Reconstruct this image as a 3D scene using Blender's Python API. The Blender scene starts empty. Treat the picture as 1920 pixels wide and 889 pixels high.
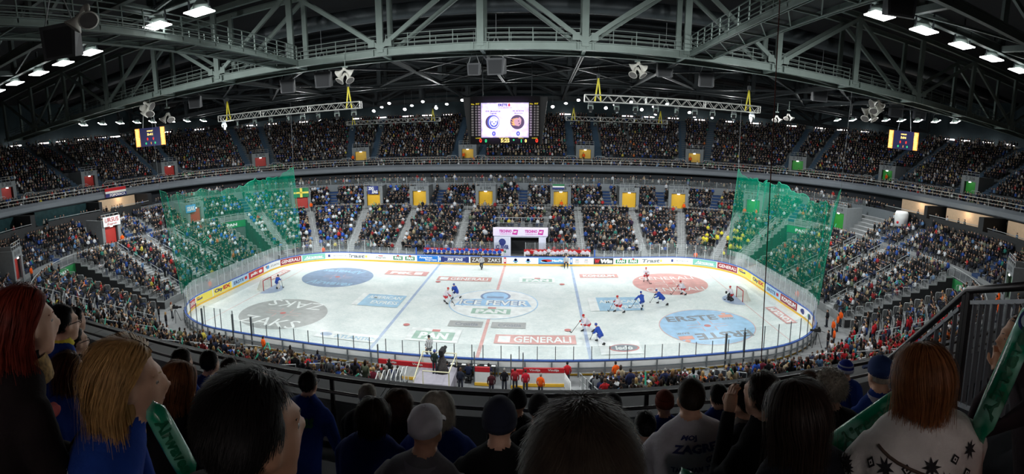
import bpy, bmesh, math, random
import numpy as np
from mathutils import Vector, Matrix, Quaternion
rnd = random.Random(7); nr = np.random.default_rng(11)
sc = bpy.context.scene; COL = sc.collection; PI = math.pi
# ------------------------------------------------------------------ camera (stitched cylindrical panorama, tilted down)
CAMX, CAMY, CAMZ, YAW, PIT, FPX, PX0, PY0 = 4.95, -49.29, 16.75, -.062, .152, 948., 960., 402.2
cam = bpy.data.cameras.new('camera'); camo = bpy.data.objects.new('camera', cam); COL.objects.link(camo); sc.camera = camo
cam.type = 'PANO'; cam.panorama_type = 'CENTRAL_CYLINDRICAL'; cam.central_cylindrical_radius = 1
cam.central_cylindrical_range_u_min = -960/FPX; cam.central_cylindrical_range_u_max = 960/FPX
cam.central_cylindrical_range_v_min = -(889-PY0)/FPX; cam.central_cylindrical_range_v_max = PY0/FPX
cam.clip_start = .05; cam.clip_end = 500
camo.location = (CAMX, CAMY, CAMZ)
camo.rotation_euler = Vector((math.sin(YAW)*math.cos(PIT), math.cos(YAW)*math.cos(PIT), -math.sin(PIT))).to_track_quat('-Z', 'Y').to_euler()
def fwdpx(x, y, z):
    dx, dy, up = x-CAMX, y-CAMY, z-CAMZ; c, s = math.cos(YAW), math.sin(YAW)
    r, fw = c*dx-s*dy, s*dx+c*dy; c, s = math.cos(PIT), math.sin(PIT); fw, up = c*fw-s*up, s*fw+c*up
    return PX0+FPX*math.atan2(r, fw), PY0-FPX*up/math.hypot(r, fw)
# ------------------------------------------------------------------ world, exposure
w = bpy.data.worlds.new('world'); sc.world = w; w.use_nodes = True
w.node_tree.nodes['Background'].inputs[0].default_value = (.010, .014, .022, 1); w.node_tree.nodes['Background'].inputs[1].default_value = 1
vs = sc.view_settings; vs.view_transform = 'Standard'; vs.look = 'None'; vs.gamma = 1; vs.use_curve_mapping = False; vs.exposure = 0.0
sc.cycles.max_bounces = 6; sc.cycles.diffuse_bounces = 3; sc.cycles.glossy_bounces = 2; sc.cycles.transparent_max_bounces = 16; sc.cycles.transmission_bounces = 2
sc.cycles.sample_clamp_indirect = 4; sc.cycles.caustics_reflective = False; sc.cycles.caustics_refractive = False
# ------------------------------------------------------------------ the arena's floodlights (lamps themselves are built with the roof), plus added stand fills
def spot(loc, aim, power, ang=100, blend=.75, col=(.96, 1, .985), rad=.45):
    l = bpy.data.lights.new('flood_or_fill_beam', 'SPOT'); l.energy = power; l.spot_size = math.radians(ang); l.spot_blend = blend; l.color = col; l.shadow_soft_size = rad
    o = bpy.data.objects.new('flood_or_fill_beam', l); COL.objects.link(o); o.location = loc
    o.rotation_euler = (Vector(aim)-Vector(loc)).to_track_quat('-Z', 'Y').to_euler(); return o
FLOOD_NEAR = [(-37.9, -25), (-34.4, -25), (-30.5, -25), (-27.0, -25), (-23.6, -25), (-16.5, -25.5), (-13.2, -25.5), (22.4, -25.5), (25.8, -25.5), (29.4, -25.3), (32.9, -25), (36.5, -24.8)]
for x in (-33, -22, -11, 0, 11, 22, 33):
    spot((x, -25, 24.4), (x*.75, -1, 0), 6600, 132, .7)
    spot((x, 25, 21.5), (x*.75, 0, 0), 5600, 125)
for y in (-2, 6, 14, 22):
    spot((-51, y, 21.8), (-26, y*.6, 0), 6000, 125); spot((51, y, 21.8), (26, y*.6, 0), 6000, 125)
# added fill beams without lamps of their own, to brighten far stands and ends
for x, tx in ((-27, -34), (-17, -14), (13, 12), (23, 32)):
    spot((x, 0, 19.6), (tx, 27, 2), 15000, 100, .9)
for x, tx, ty in ((-29, -46, 8), (-29, -44, -12), (25, 46, 8), (25, 46, -12)):
    spot((x, 0, 19.6), (tx, ty, 7), 12000, 110, .9)
# ------------------------------------------------------------------ helpers
_O1 = ['', 'first', 'second', 'third', 'fourth', 'fifth', 'sixth', 'seventh', 'eighth', 'ninth', 'tenth', 'eleventh', 'twelfth', 'thirteenth', 'fourteenth', 'fifteenth', 'sixteenth', 'seventeenth', 'eighteenth', 'nineteenth']
def nth(n):
    if n < 20: return _O1[n]
    t = {2: 'twent', 3: 'thirt', 4: 'fort', 5: 'fift', 6: 'sixt'}[n//10]
    return t+'ieth' if n % 10 == 0 else t+'y-'+_O1[n % 10]
def tag(o, label=None, cat=None, group=None, kind=None):
    if label: o['label'] = label
    if cat: o['category'] = cat
    if group: o['group'] = group
    if kind: o['kind'] = kind
    return o
def empty(name, loc=(0, 0, 0), rz=0, label=None, cat=None, group=None, kind=None, parent=None):
    o = bpy.data.objects.new(name, None); COL.objects.link(o); o.location = loc; o.rotation_euler = (0, 0, rz); o.empty_display_size = .1
    if parent: o.parent = parent
    return tag(o, label, cat, group, kind)
def link(name, me, parent=None, loc=None, rot=None, scale=None):
    o = bpy.data.objects.new(name, me); COL.objects.link(o)
    if parent: o.parent = parent
    if loc is not None: o.location = loc
    if rot is not None: o.rotation_euler = rot
    if scale is not None: o.scale = scale
    return o
MATS = {}
def mat(name, col, rough=.6, metal=0., noise=0., nscale=4., emit=0., alpha=1., bump=0., bscale=30., objcol=False, attr=None, spec=.5, trans=0., ecol=None):
    if name in MATS: return MATS[name]
    m = bpy.data.materials.new(name); m.use_nodes = True; nt = m.node_tree; b = nt.nodes['Principled BSDF']; L = nt.links.new
    b.inputs['Roughness'].default_value = rough; b.inputs['Metallic'].default_value = metal; b.inputs['Specular IOR Level'].default_value = spec
    b.inputs['Base Color'].default_value = (*col, 1); src = None
    if objcol:
        n = nt.nodes.new('ShaderNodeObjectInfo'); src = n.outputs['Color']
    elif attr:
        n = nt.nodes.new('ShaderNodeAttribute'); n.attribute_name = attr; src = n.outputs['Color']
    if noise > 0:
        tc = nt.nodes.new('ShaderNodeTexCoord'); nz = nt.nodes.new('ShaderNodeTexNoise'); nz.inputs['Scale'].default_value = nscale; nz.inputs['Detail'].default_value = 5
        L(tc.outputs['Object'], nz.inputs['Vector'])
        hs = nt.nodes.new('ShaderNodeMix'); hs.data_type = 'RGBA'; hs.blend_type = 'MULTIPLY'; hs.inputs[0].default_value = 1
        mr = nt.nodes.new('ShaderNodeMapRange'); mr.inputs[1].default_value = .3; mr.inputs[2].default_value = .7; mr.inputs[3].default_value = 1-noise; mr.inputs[4].default_value = 1+noise
        L(nz.outputs[0], mr.inputs[0]); L(mr.outputs[0], hs.inputs[7])
        if src: L(src, hs.inputs[6])
        else: hs.inputs[6].default_value = (*col, 1)
        src = hs.outputs[2]
    if src: L(src, b.inputs['Base Color'])
    if bump > 0:
        tc = nt.nodes.new('ShaderNodeTexCoord'); nz = nt.nodes.new('ShaderNodeTexNoise'); nz.inputs['Scale'].default_value = bscale; nz.inputs['Detail'].default_value = 4
        L(tc.outputs['Object'], nz.inputs['Vector']); bp = nt.nodes.new('ShaderNodeBump'); bp.inputs['Strength'].default_value = bump; bp.inputs['Distance'].default_value = .02
        L(nz.outputs[0], bp.inputs['Height']); L(bp.outputs[0], b.inputs['Normal'])
    if emit > 0:
        b.inputs['Emission Color'].default_value = (*(ecol or col), 1); b.inputs['Emission Strength'].default_value = emit; m.cycles.emission_sampling = 'NONE'
    if alpha < 1: b.inputs['Alpha'].default_value = alpha
    MATS[name] = m; return m
class MB:
    def __init__(s): s.v = []; s.f = []; s.mi = []
    def add(s, vs_, fs, m=0):
        n = len(s.v); s.v += [tuple(p) for p in vs_]; s.f += [tuple(i+n for i in f) for f in fs]; s.mi += [m]*len(fs); return s
    def hexa(s, p, m=0): return s.add(p, [(0, 3, 2, 1), (4, 5, 6, 7), (0, 1, 5, 4), (1, 2, 6, 5), (2, 3, 7, 6), (3, 0, 4, 7)], m)
    def box(s, c, d, m=0, rz=0):
        x, y, z = d[0]/2, d[1]/2, d[2]/2; cs, sn = math.cos(rz), math.sin(rz)
        return s.hexa([(c[0]+a*cs-b*sn, c[1]+a*sn+b*cs, c[2]+e) for e in (-z, z) for a, b in ((-x, -y), (x, -y), (x, y), (-x, y))], m)
    def bar(s, a, b, w=.05, h=None, m=0, up=(0, 0, 1)):
        h = h or w; a, b = Vector(a), Vector(b); d = (b-a)
        if d.length < 1e-6: return s
        d.normalize(); u = Vector(up)
        if abs(d.dot(u)) > .98: u = Vector((0, 1, 0))
        r = d.cross(u).normalized(); u = r.cross(d)
        return s.hexa([p+r*i*w/2+u*j*h/2 for p in (a, b) for i, j in ((-1, -1), (1, -1), (1, 1), (-1, 1))], m)
    def tube(s, pts, r, n=8, m=0, cap=True):
        pts = [Vector(p) for p in pts]; rs = r if isinstance(r, (list, tuple)) else [r]*len(pts); vs_ = []; fs = []
        a = None
        for i, p in enumerate(pts):
            d = (pts[min(i+1, len(pts)-1)]-pts[max(i-1, 0)]).normalized()
            if a is None: u = Vector((0, 0, 1)) if abs(d.z) < .95 else Vector((1, 0, 0)); a = d.cross(u).normalized()
            else: a = (a-d*a.dot(d)).normalized()
            b = a.cross(d)
            for k in range(n): t = 2*PI*k/n; vs_.append(p+(a*math.cos(t)+b*math.sin(t))*rs[i])
            if i:
                for k in range(n): fs.append(((i-1)*n+k, (i-1)*n+(k+1) % n, i*n+(k+1) % n, i*n+k))
        if cap: fs += [tuple(range(n-1, -1, -1)), tuple((len(pts)-1)*n+k for k in range(n))]
        return s.add(vs_, fs, m)
    def loft(s, rings, n=12, m=0, cap=True):   # rings: (cx,cy,cz,rx,ry)
        vs_ = []; fs = []
        for i, (cx, cy, cz, rx, ry) in enumerate(rings):
            for k in range(n): t = 2*PI*k/n; vs_.append((cx+rx*math.cos(t), cy+ry*math.sin(t), cz))
            if i:
                for k in range(n): fs.append(((i-1)*n+k, (i-1)*n+(k+1) % n, i*n+(k+1) % n, i*n+k))
        if cap: fs += [tuple(range(n-1, -1, -1)), tuple((len(rings)-1)*n+k for k in range(n))]
        return s.add(vs_, fs, m)
    def ball(s, c, r, n=10, h=6, m=0):
        r = r if isinstance(r, (tuple, list)) else (r, r, r)
        rings = [(c[0], c[1], c[2]-r[2]*math.cos(PI*i/h), max(1e-3, r[0]*math.sin(PI*i/h)), max(1e-3, r[1]*math.sin(PI*i/h))) for i in range(h+1)]
        return s.loft(rings, n, m)
    def mesh(s, name, mats, smooth=False):
        me = bpy.data.meshes.new(name); me.from_pydata(s.v, [], s.f)
        for x in (mats if isinstance(mats, (list, tuple)) else [mats]): me.materials.append(x)
        if len(me.materials) > 1: me.polygons.foreach_set('material_index', s.mi)
        if smooth: me.polygons.foreach_set('use_smooth', [True]*len(me.polygons))
        me.update(); return me
    def build(s, name, mats, parent=None, loc=None, rot=None, smooth=False):
        return link(name, s.mesh(name, mats, smooth), parent, loc, rot)
def dup(root, loc=None, rz=None, parent=None):
    c = root.copy(); COL.objects.link(c); c.parent = parent
    if loc is not None: c.location = loc
    if rz is not None: c.rotation_euler = (0, 0, rz)
    for ch in list(root.children): dup(ch, parent=c)
    return c
_tc = {}
def textmesh(body, bold=.0, shear=0.):
    k = (body, bold, shear)
    if k in _tc: return _tc[k]
    cu = bpy.data.curves.new('t', 'FONT'); cu.body = body; cu.offset = bold; cu.shear = shear; cu.resolution_u = 2; cu.fill_mode = 'FRONT'
    ob = bpy.data.objects.new('t', cu); me = bpy.data.meshes.new_from_object(ob); bpy.data.objects.remove(ob)
    v = np.array([p.co[:] for p in me.vertices]).reshape(-1, 3); f = [tuple(p.vertices) for p in me.polygons]; bpy.data.meshes.remove(me)
    _tc[k] = (v, f, v.min(0), v.max(0)); return _tc[k]
def lettering(body, m, parent, fn, bold=.02, shear=0., name='lettering', box=(0, 0, 1, 1)):
    """text filling box (u0,v0,u1,v1) mapped through fn(u,v)->xyz, one object per word"""
    u0, v0, u1, v1 = box; ws = [textmesh(w_, bold, shear) for w_ in body.split(' ')]; o = None
    lo = min(t[2][1] for t in ws); hi = max(t[3][1] for t in ws); sp = .32; W = sum(t[3][0]-t[2][0] for t in ws)+sp*(len(ws)-1); x = 0
    for v, f, a, b in ws:
        me = bpy.data.meshes.new(name); me.from_pydata([fn(u0+(x+p[0]-a[0])/W*(u1-u0), v0+(p[1]-lo)/(hi-lo)*(v1-v0)) for p in v], [], f); me.materials.append(m); me.update()
        o = link(name, me, parent); x += b[0]-a[0]+sp
    return o
def quadmap(o, ux, vy):
    o, ux, vy = Vector(o), Vector(ux), Vector(vy); return lambda u, v: o+ux*u+vy*v
# ------------------------------------------------------------------ bowl plan: all rows are offsets of the rink outline
HW, HL, RC = 15.5, 30., 8.5; CX, CY, R0 = HL-RC, HW-RC, 20.5; QA = R0*PI/2; QH = CX*2+QA*2+CY*2
def bowln(q):
    s = abs(q); sg = 1 if q >= 0 else -1
    if s <= CX: c = (s, CY); n = (0., 1.)
    elif s <= CX+QA: a = (s-CX)/R0; c = (CX, CY); n = (math.sin(a), math.cos(a))
    elif s <= CX+QA+2*CY: c = (CX, CY-(s-CX-QA)); n = (1., 0.)
    elif s <= CX+2*QA+2*CY: a = (s-CX-QA-2*CY)/R0; c = (CX, -CY); n = (math.cos(a), -math.sin(a))
    else: c = (CX-(s-CX-2*QA-2*CY), -CY); n = (0., -1.)
    return sg*c[0], c[1], sg*n[0], n[1]
def bowl(t, q, z=0.):
    cx, cy, nx, ny = bowln(q); return (cx+(RC+t)*nx, cy+(RC+t)*ny, z)
def qstep(t, q):
    s = abs(q); return (RC+t)/R0 if (CX < s < CX+QA or CX+QA+2*CY < s < CX+2*QA+2*CY) else 1.
def qlist(a, b, st=.9):
    brk = [s*x for s in (-1, 1) for x in (CX, CX+QA, CX+QA+2*CY, CX+2*QA+2*CY)]
    pts = sorted({round(x, 5) for x in [a, b]+[x for x in brk if a < x < b]}); out = [pts[0]]
    for x0, x1 in zip(pts, pts[1:]):
        mid = (x0+x1)/2; n = max(1, math.ceil((x1-x0)/st)) if abs(qstep(100, mid)-1) > 1e-6 else 1
        out += [x0+(x1-x0)*(i+1)/n for i in range(n)]
    return out
def strip(mb, prof, a, b, m=0, st=.9, flip=False):
    qs = qlist(a, b, st); vs_ = [bowl(t, q, z) for q in qs for t, z in prof]; k = len(prof)
    fs = [(i*k+j, i*k+j+1, (i+1)*k+j+1, (i+1)*k+j) for i in range(len(qs)-1) for j in range(k-1)]
    return mb.add(vs_, [f[::-1] for f in fs] if flip else fs, m)
def solidstrip(mb, t0, t1, z0, z1, a, b, m=0, st=.9):
    strip(mb, [(t0, z0), (t0, z1), (t1, z1), (t1, z0), (t0, z0)], a, b, m, st, True)
    for q, r in ((a, 0), (b, 1)):
        p = [bowl(t0, q, z0), bowl(t1, q, z0), bowl(t1, q, z1), bowl(t0, q, z1)]; mb.add(p, [(0, 1, 2, 3) if r else (3, 2, 1, 0)], m)
    return mb
# ================================================================== materials
def S(r, g, b):
    f = lambda c: (c/255/12.92 if c/255 <= .04045 else ((c/255+.055)/1.055)**2.4); return (f(r), f(g), f(b))
M_conc = mat('concrete_grey', S(128, 130, 132), .85, noise=.12, nscale=1.5)
M_cdark = mat('concrete_dark', S(84, 88, 92), .85, noise=.12, nscale=1.2)
M_slab = mat('fascia_grey', S(120, 126, 134), .7, noise=.05, nscale=.6)
M_black = mat('black_wall', S(26, 27, 30), .8, noise=.1)
M_dark = mat('dark_wall', S(42, 46, 52), .8, noise=.1)
M_rail = mat('rail_steel', S(176, 180, 182), .45, .3, noise=.05)
M_white = mat('white_paint', S(235, 236, 236), .4, noise=.03)
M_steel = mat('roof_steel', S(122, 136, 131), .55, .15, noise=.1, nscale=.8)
M_steeld = mat('roof_steel_dark_shaded', S(38, 43, 47), .6, .15, noise=.1, nscale=.8)  # dark fittings; on purlins and farthest truss the tone holds roof shade
M_lamp = mat('lamp_lens', (1, 1, 1), .3, emit=14)
M_blue = mat('carpet_blue', S(36, 62, 104), .9, noise=.1)
def apply_ice():
    m = mat('ice', S(232, 240, 240), .28, noise=.0, spec=.35); nt = m.node_tree; b = nt.nodes['Principled BSDF']; L = nt.links.new
    tc = nt.nodes.new('ShaderNodeTexCoord'); n1 = nt.nodes.new('ShaderNodeTexNoise'); n1.inputs['Scale'].default_value = .35; n1.inputs['Detail'].default_value = 8; n1.inputs['Roughness'].default_value = .7
    mp = nt.nodes.new('ShaderNodeMapping'); mp.inputs['Scale'].default_value = (.6, 1.5, 1); n2 = nt.nodes.new('ShaderNodeTexNoise'); n2.inputs['Scale'].default_value = 3; n2.inputs['Detail'].default_value = 6; n2.inputs['Distortion'].default_value = 2.5
    L(tc.outputs['Object'], n1.inputs['Vector']); L(tc.outputs['Object'], mp.inputs['Vector']); L(mp.outputs[0], n2.inputs['Vector'])
    ad = nt.nodes.new('ShaderNodeMath'); ad.operation = 'ADD'; L(n1.outputs[0], ad.inputs[0]); L(n2.outputs[0], ad.inputs[1])
    r = nt.nodes.new('ShaderNodeValToRGB'); r.color_ramp.elements[0].position = .36; r.color_ramp.elements[0].color = (*S(206, 219, 219), 1); r.color_ramp.elements[1].position = .62; r.color_ramp.elements[1].color = (*S(243, 248, 247), 1)
    dv = nt.nodes.new('ShaderNodeMath'); dv.operation = 'MULTIPLY'; dv.inputs[1].default_value = .5; L(ad.outputs[0], dv.inputs[0]); L(dv.outputs[0], r.inputs[0]); L(r.outputs[0], b.inputs['Base Color'])
    rr = nt.nodes.new('ShaderNodeMapRange'); rr.inputs[3].default_value = .25; rr.inputs[4].default_value = .5; L(n2.outputs[0], rr.inputs[0]); L(rr.outputs[0], b.inputs['Roughness']); return m
M_ice = apply_ice()
def glassmat(name, tint, amt, rough=.03):
    m = bpy.data.materials.new(name); m.use_nodes = True; nt = m.node_tree; nt.nodes.clear(); L = nt.links.new
    o = nt.nodes.new('ShaderNodeOutputMaterial'); t = nt.nodes.new('ShaderNodeBsdfTransparent'); t.inputs[0].default_value = (*tint, 1)
    g = nt.nodes.new('ShaderNodeBsdfPrincipled'); g.inputs['Base Color'].default_value = (*S(215, 222, 225), 1); g.inputs['Roughness'].default_value = rough
    fr = nt.nodes.new('ShaderNodeFresnel'); fr.inputs[0].default_value = 1.4; nz = nt.nodes.new('ShaderNodeTexNoise'); nz.inputs['Scale'].default_value = 2
    ml = nt.nodes.new('ShaderNodeMath'); ml.operation = 'MULTIPLY_ADD'; ml.inputs[1].default_value = .25; L(fr.outputs[0], ml.inputs[0])
    m2 = nt.nodes.new('ShaderNodeMath'); m2.operation = 'MULTIPLY'; m2.inputs[1].default_value = amt*2; L(nz.outputs[0], m2.inputs[0]); L(m2.outputs[0], ml.inputs[2])
    mx = nt.nodes.new('ShaderNodeMixShader'); L(ml.outputs[0], mx.inputs[0]); L(t.outputs[0], mx.inputs[1]); L(g.outputs[0], mx.inputs[2]); L(mx.outputs[0], o.inputs[0]); return m
M_glass = glassmat('rink_glass', (.92, .94, .94), .09)
def netmat():
    m = bpy.data.materials.new('green_netting'); m.use_nodes = True; nt = m.node_tree; nt.nodes.clear(); L = nt.links.new
    o = nt.nodes.new('ShaderNodeOutputMaterial'); t = nt.nodes.new('ShaderNodeBsdfTransparent')
    d = nt.nodes.new('ShaderNodeBsdfDiffuse'); d.inputs[0].default_value = (*S(0, 104, 80), 1); tr = nt.nodes.new('ShaderNodeBsdfTranslucent'); tr.inputs[0].default_value = (*S(0, 104, 80), 1)
    a = nt.nodes.new('ShaderNodeAddShader'); L(d.outputs[0], a.inputs[0]); L(tr.outputs[0], a.inputs[1])
    tc = nt.nodes.new('ShaderNodeTexCoord'); mp = nt.nodes.new('ShaderNodeMapping'); mp.inputs['Scale'].default_value = (.9, .9, .06); nz = nt.nodes.new('ShaderNodeTexNoise'); nz.inputs['Scale'].default_value = 1; nz.inputs['Detail'].default_value = 3
    L(tc.outputs['Object'], mp.inputs[0]); L(mp.outputs[0], nz.inputs['Vector'])
    r = nt.nodes.new('ShaderNodeMapRange'); r.inputs[1].default_value = .3; r.inputs[2].default_value = .7; r.inputs[3].default_value = .24; r.inputs[4].default_value = .42; L(nz.outputs[0], r.inputs[0])
    mx = nt.nodes.new('ShaderNodeMixShader'); L(r.outputs[0], mx.inputs[0]); L(t.outputs[0], mx.inputs[1]); L(a.outputs[0], mx.inputs[2]); L(mx.outputs[0], o.inputs[0]); return m
M_net = netmat()
def flat(name, rgb, rough=.5, emit=0): return mat(name, S(*rgb), rough, noise=.03, nscale=3, emit=emit)
INK = {k: flat('print_'+k, v) for k, v in dict(white=(240, 240, 240), red=(196, 34, 44), darkred=(150, 24, 40), navy=(34, 48, 120), blue=(20, 118, 206), sky=(178, 212, 236), yellow=(246, 226, 92), orange=(244, 140, 40), teal=(120, 186, 172), green=(22, 120, 70), brown=(84, 68, 58), black=(26, 26, 28), grey=(120, 124, 128), lblue=(88, 160, 214), magenta=(190, 30, 150), lilac=(226, 214, 244)).items()}
# ================================================================== floor, ice and its markings
mb = MB(); mb.add([(-62, -47, -.02), (62, -47, -.02), (62, 47, -.02), (-62, 47, -.02)], [(0, 1, 2, 3)]); tag(mb.build('floor', M_conc), kind='structure')
mb = MB(); qs = qlist(-QH, QH, .8)[:-1]; mb.add([bowl(.0, q, .0) for q in qs], [tuple(range(len(qs)-1, -1, -1))])
ice = tag(mb.build('floor_ice', M_ice), kind='structure')
ICEC = {k: mat('ice_paint_'+k, S(*v), .3, noise=.13, nscale=1.3, spec=.35) for k, v in dict(red=(226, 178, 174), gred=(218, 164, 160), blue=(174, 192, 220), sky=(172, 212, 246), lblue=(170, 208, 234), grey=(176, 178, 178), dgrey=(140, 146, 156), green=(168, 200, 186), white=(242, 246, 246), navy=(140, 158, 192), bluegrey=(146, 166, 196), orange=(238, 176, 160), dred=(210, 128, 126)).items()}
_iz = [.004]
def iz(): _iz[0] += .0004; return _iz[0]
def iquad(x0, y0, x1, y1, c, name, parent=ice):
    z = iz(); return MB().add([(x0, y0, z), (x1, y0, z), (x1, y1, z), (x0, y1, z)], [(0, 1, 2, 3)]).build(name, ICEC[c], parent)
def idisc(x, y, r, c, name, parent=ice, ry=None, n=48):
    z = iz(); return MB().add([(x+r*math.cos(2*PI*k/n), y+(ry or r)*math.sin(2*PI*k/n), z) for k in range(n)], [tuple(range(n))]).build(name, ICEC[c], parent)
def iring(x, y, r, w_, c, name, parent=ice, n=48):
    z = iz(); v = [(x+rr*math.cos(2*PI*k/n), y+rr*math.sin(2*PI*k/n), z) for k in range(n) for rr in (r-w_, r)]
    return MB().add(v, [(2*k, 2*k+1, (2*k+3) % (2*n), (2*k+2) % (2*n)) for k in range(n)]).build(name, ICEC[c], parent)
def itext(body, x0, y0, x1, y1, c, bold=.02, flip=False, parent=ice, shear=0, turn=0):
    z = iz(); fn = (lambda u, v: (x0+(x1-x0)*u, y0+(y1-y0)*v, z)) if not flip else (lambda u, v: (x1-(x1-x0)*u, y1-(y1-y0)*v, z))
    if turn == 1: fn = lambda u, v: (x1-(x1-x0)*v, y0+(y1-y0)*u, z)
    if turn == -1: fn = lambda u, v: (x0+(x1-x0)*v, y1-(y1-y0)*u, z)
    return lettering(body, ICEC[c], parent, fn, bold, shear)
def ilines(segs, w_, c, name, parent=ice):
    m_ = MB(); z = iz()
    for (a, b), (c_, d) in segs:
        dx, dy = c_-a, d-b; l = math.hypot(dx, dy); nx, ny = -dy/l*w_/2, dx/l*w_/2; m_.add([(a+nx, b+ny, z), (a-nx, b-ny, z), (c_-nx, d-ny, z), (c_+nx, d+ny, z)], [(0, 1, 2, 3)])
    return m_.build(name, ICEC[c], parent)
BLX = 8.72
iquad(-.15, -HW, .15, HW, 'red', 'red_line')
for s in (-1, 1):
    iquad(s*BLX-.15, -HW, s*BLX+.15, HW, 'blue', 'blue_line')
    yl = 7+math.sqrt(RC**2-4.5**2); iquad(s*26-.035, -yl, s*26+.035, yl, 'red', 'goal_line')
    z = iz(); n = 20; MB().add([(s*26, 0, z)]+[(s*26-s*1.9*math.sin(PI*k/n), -1.9*math.cos(PI*k/n), z) for k in range(n+1)], [(0, k+1, k+2) if s < 0 else (0, k+2, k+1) for k in range(n)]).build('goal_crease', ICEC['blue'], ice)
def faceoff(x, y, fill, ring, mk='red'):
    d = idisc(x, y, 4.5, fill, 'faceoff_circle'); iring(x, y, 4.5, .08, ring, 'circle_edge', d); idisc(x, y, .32, 'dred', 'faceoff_spot', d)
    sg = []
    for a in (-1, 1):
        for b in (-1, 1): sg += [((x+a*.6, y+b*.3), (x+a*1.9, y+b*.3)), ((x+a*.6, y+b*.3), (x+a*.6, y+b*1.25))]
    ilines(sg, .07, mk, 'hash_marks', d); return d
d = faceoff(-20, 7, 'bluegrey', 'bluegrey'); itext('Airwaves', -23, 8.7, -17.2, 10.2, 'lblue', flip=True, parent=d, shear=.25); itext('Airwaves', -22.8, 3.6, -17, 5.2, 'lblue', parent=d, shear=.25)
d = faceoff(-20, -7, 'grey', 'grey'); itext('ZAKS', -23, -5.2, -16.8, -3.2, 'white', .0, True, d); itext('ZAKS', -23.2, -10.7, -17, -8.6, 'white', .0, parent=d)
d = faceoff(20, 7, 'gred', 'red', 'white'); itext('GENERALI', 16.6, 8.6, 23.4, 9.9, 'white', .0, parent=d); itext('GENERALI', 16.6, 3.9, 23.4, 5.3, 'white', .0, parent=d)
d = faceoff(20, -7, 'sky', 'red'); itext('ERSTE', 16.6, -5.6, 21.6, -4.2, 'dgrey', .03, parent=d); itext('BANK', 22, -5.7, 23.3, -5.3, 'dgrey', .02, parent=d)
itext('ERSTE', 18.2, -10.2, 23.4, -8.7, 'dgrey', .03, True, d); itext('BANK', 16.6, -8.7, 17.8, -8.3, 'dgrey', .02, True, d)
iquad(21.9, -5.2, 23.3, -4.4, 'orange', 'savings_mark', d); idisc(22.6, -4.1, .25, 'orange', 'savings_mark', d); iquad(16.6, -9.9, 17.9, -9.1, 'orange', 'savings_mark', d); idisc(17.2, -10.2, .25, 'orange', 'savings_mark', d)
d = idisc(0, 0, 4.55, 'white', 'center_circle'); iring(0, 0, 4.55, .1, 'sky', 'circle_edge', d)
idisc(0, 2.3, 1.6, 'sky', 'emblem_head', d); iring(0, 2.3, 1.6, .25, 'navy', 'emblem_outline', d); iquad(-.9, 1.6, .9, 2.2, 'bluegrey', 'emblem_visor', d); ilines([((-3.2, -.9), (-1.2, .2)), ((3.2, -.9), (1.2, .2))], .3, 'bluegrey', 'crossed_sticks', d)
z_ = iz(); MB().add([(-3.9, -.9, z_), (3.9, -.9, z_), (3.4, 1.0, z_), (0, 1.5, z_), (-3.4, 1.0, z_)], [(0, 1, 2, 3, 4)]).build('emblem_banner', ICEC['sky'], d)
itext('ICE FEVER', -3.55, -.65, 3.55, .95, 'navy', .07, parent=d); itext('ICE FEVER', -3.5, -.6, 3.5, .9, 'white', .02, parent=d)
iquad(-1.9, -3.2, 1.9, -1.7, 'green', 'advert_ground', d); itext('PAN', -1.5, -3.0, 1.5, -1.9, 'white', .05, parent=d); iquad(-.4, -1.65, .4, -1.3, 'dred', 'crest_mark', d)
def iadvert(x0, y0, x1, y1, bg, texts, marks=()):
    o = iquad(x0, y0, x1, y1, bg, 'ice_advert')
    for q in marks: iquad(*q, 'advert_mark', o)
    for t in texts: itext(*t[:5], t[5], *(t[6:] or (.02,)), parent=o)
    return o
iadvert(-14.6, 9.2, -9.2, 11.2, 'gred', [('PIK', -14, 9.7, -11, 10.8, 'white', .06)], [(-10.9, 9.7, -9.9, 10.8, 'white')])
iadvert(-7.6, 7.7, -1.1, 9.4, 'gred', [('GENERALI', -6, 8.0, -1.5, 9.1, 'white', .02)], [(-7.3, 8, -6.3, 9.1, 'white')])
iadvert(2.2, 7.6, 6.4, 9.7, 'white', [], [(2.6, 7.9, 6.1, 9.2, 'green'), (4, 9.2, 4.7, 9.6, 'dred')]); itext('PAN', 3.0, 8.05, 5.7, 9.05, 'white', .05)
iadvert(9.5, 9.8, 14.2, 11.4, 'gred', [('KONZUM', 9.9, 10.1, 13.8, 11.1, 'white', .05)])
iadvert(-14.4, -2.7, -9.4, 1.4, 'white', [], [(-13.7, -2.7, -9.4, 1.2, 'lblue')]); itext('AMERICAN', -13.4, -.3, -9.7, .7, 'white', .02); itext('EXPRESS', -12.6, -1.9, -9.7, -.9, 'white', .02)
iadvert(9.7, -2.1, 15, 2.1, 'white', [], [(10.6, -2.1, 15, 2.1, 'lblue')]); itext('AMERICAN', 10.8, .2, 14.8, 1.2, 'white', .02); itext('EXPRESS', 11.8, -1.5, 14.8, -.5, 'white', .02)
iadvert(-6.5, -10.4, -2.0, -7.5, 'white', [], [(-6, -10.0, -2.5, -8.2, 'green'), (-4.6, -8.2, -3.9, -7.7, 'dred')]); itext('PAN', -5.5, -9.8, -3.0, -8.4, 'white', .05)
iadvert(1.0, -10.1, 7.8, -8.2, 'gred', [('GENERALI', 2.6, -9.8, 7.4, -8.5, 'white', .02)], [(1.3, -9.8, 2.3, -8.5, 'white')])
iadvert(-3.5, -6.7, -.4, -5.3, 'grey', [('Croatia', -2.9, -6.4, -.8, -5.6, 'dgrey', .02)]); iadvert(.4, -6.7, 3.5, -5.3, 'grey', [('Croatia', 1, -6.4, 3.1, -5.6, 'dgrey', .02)])
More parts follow.
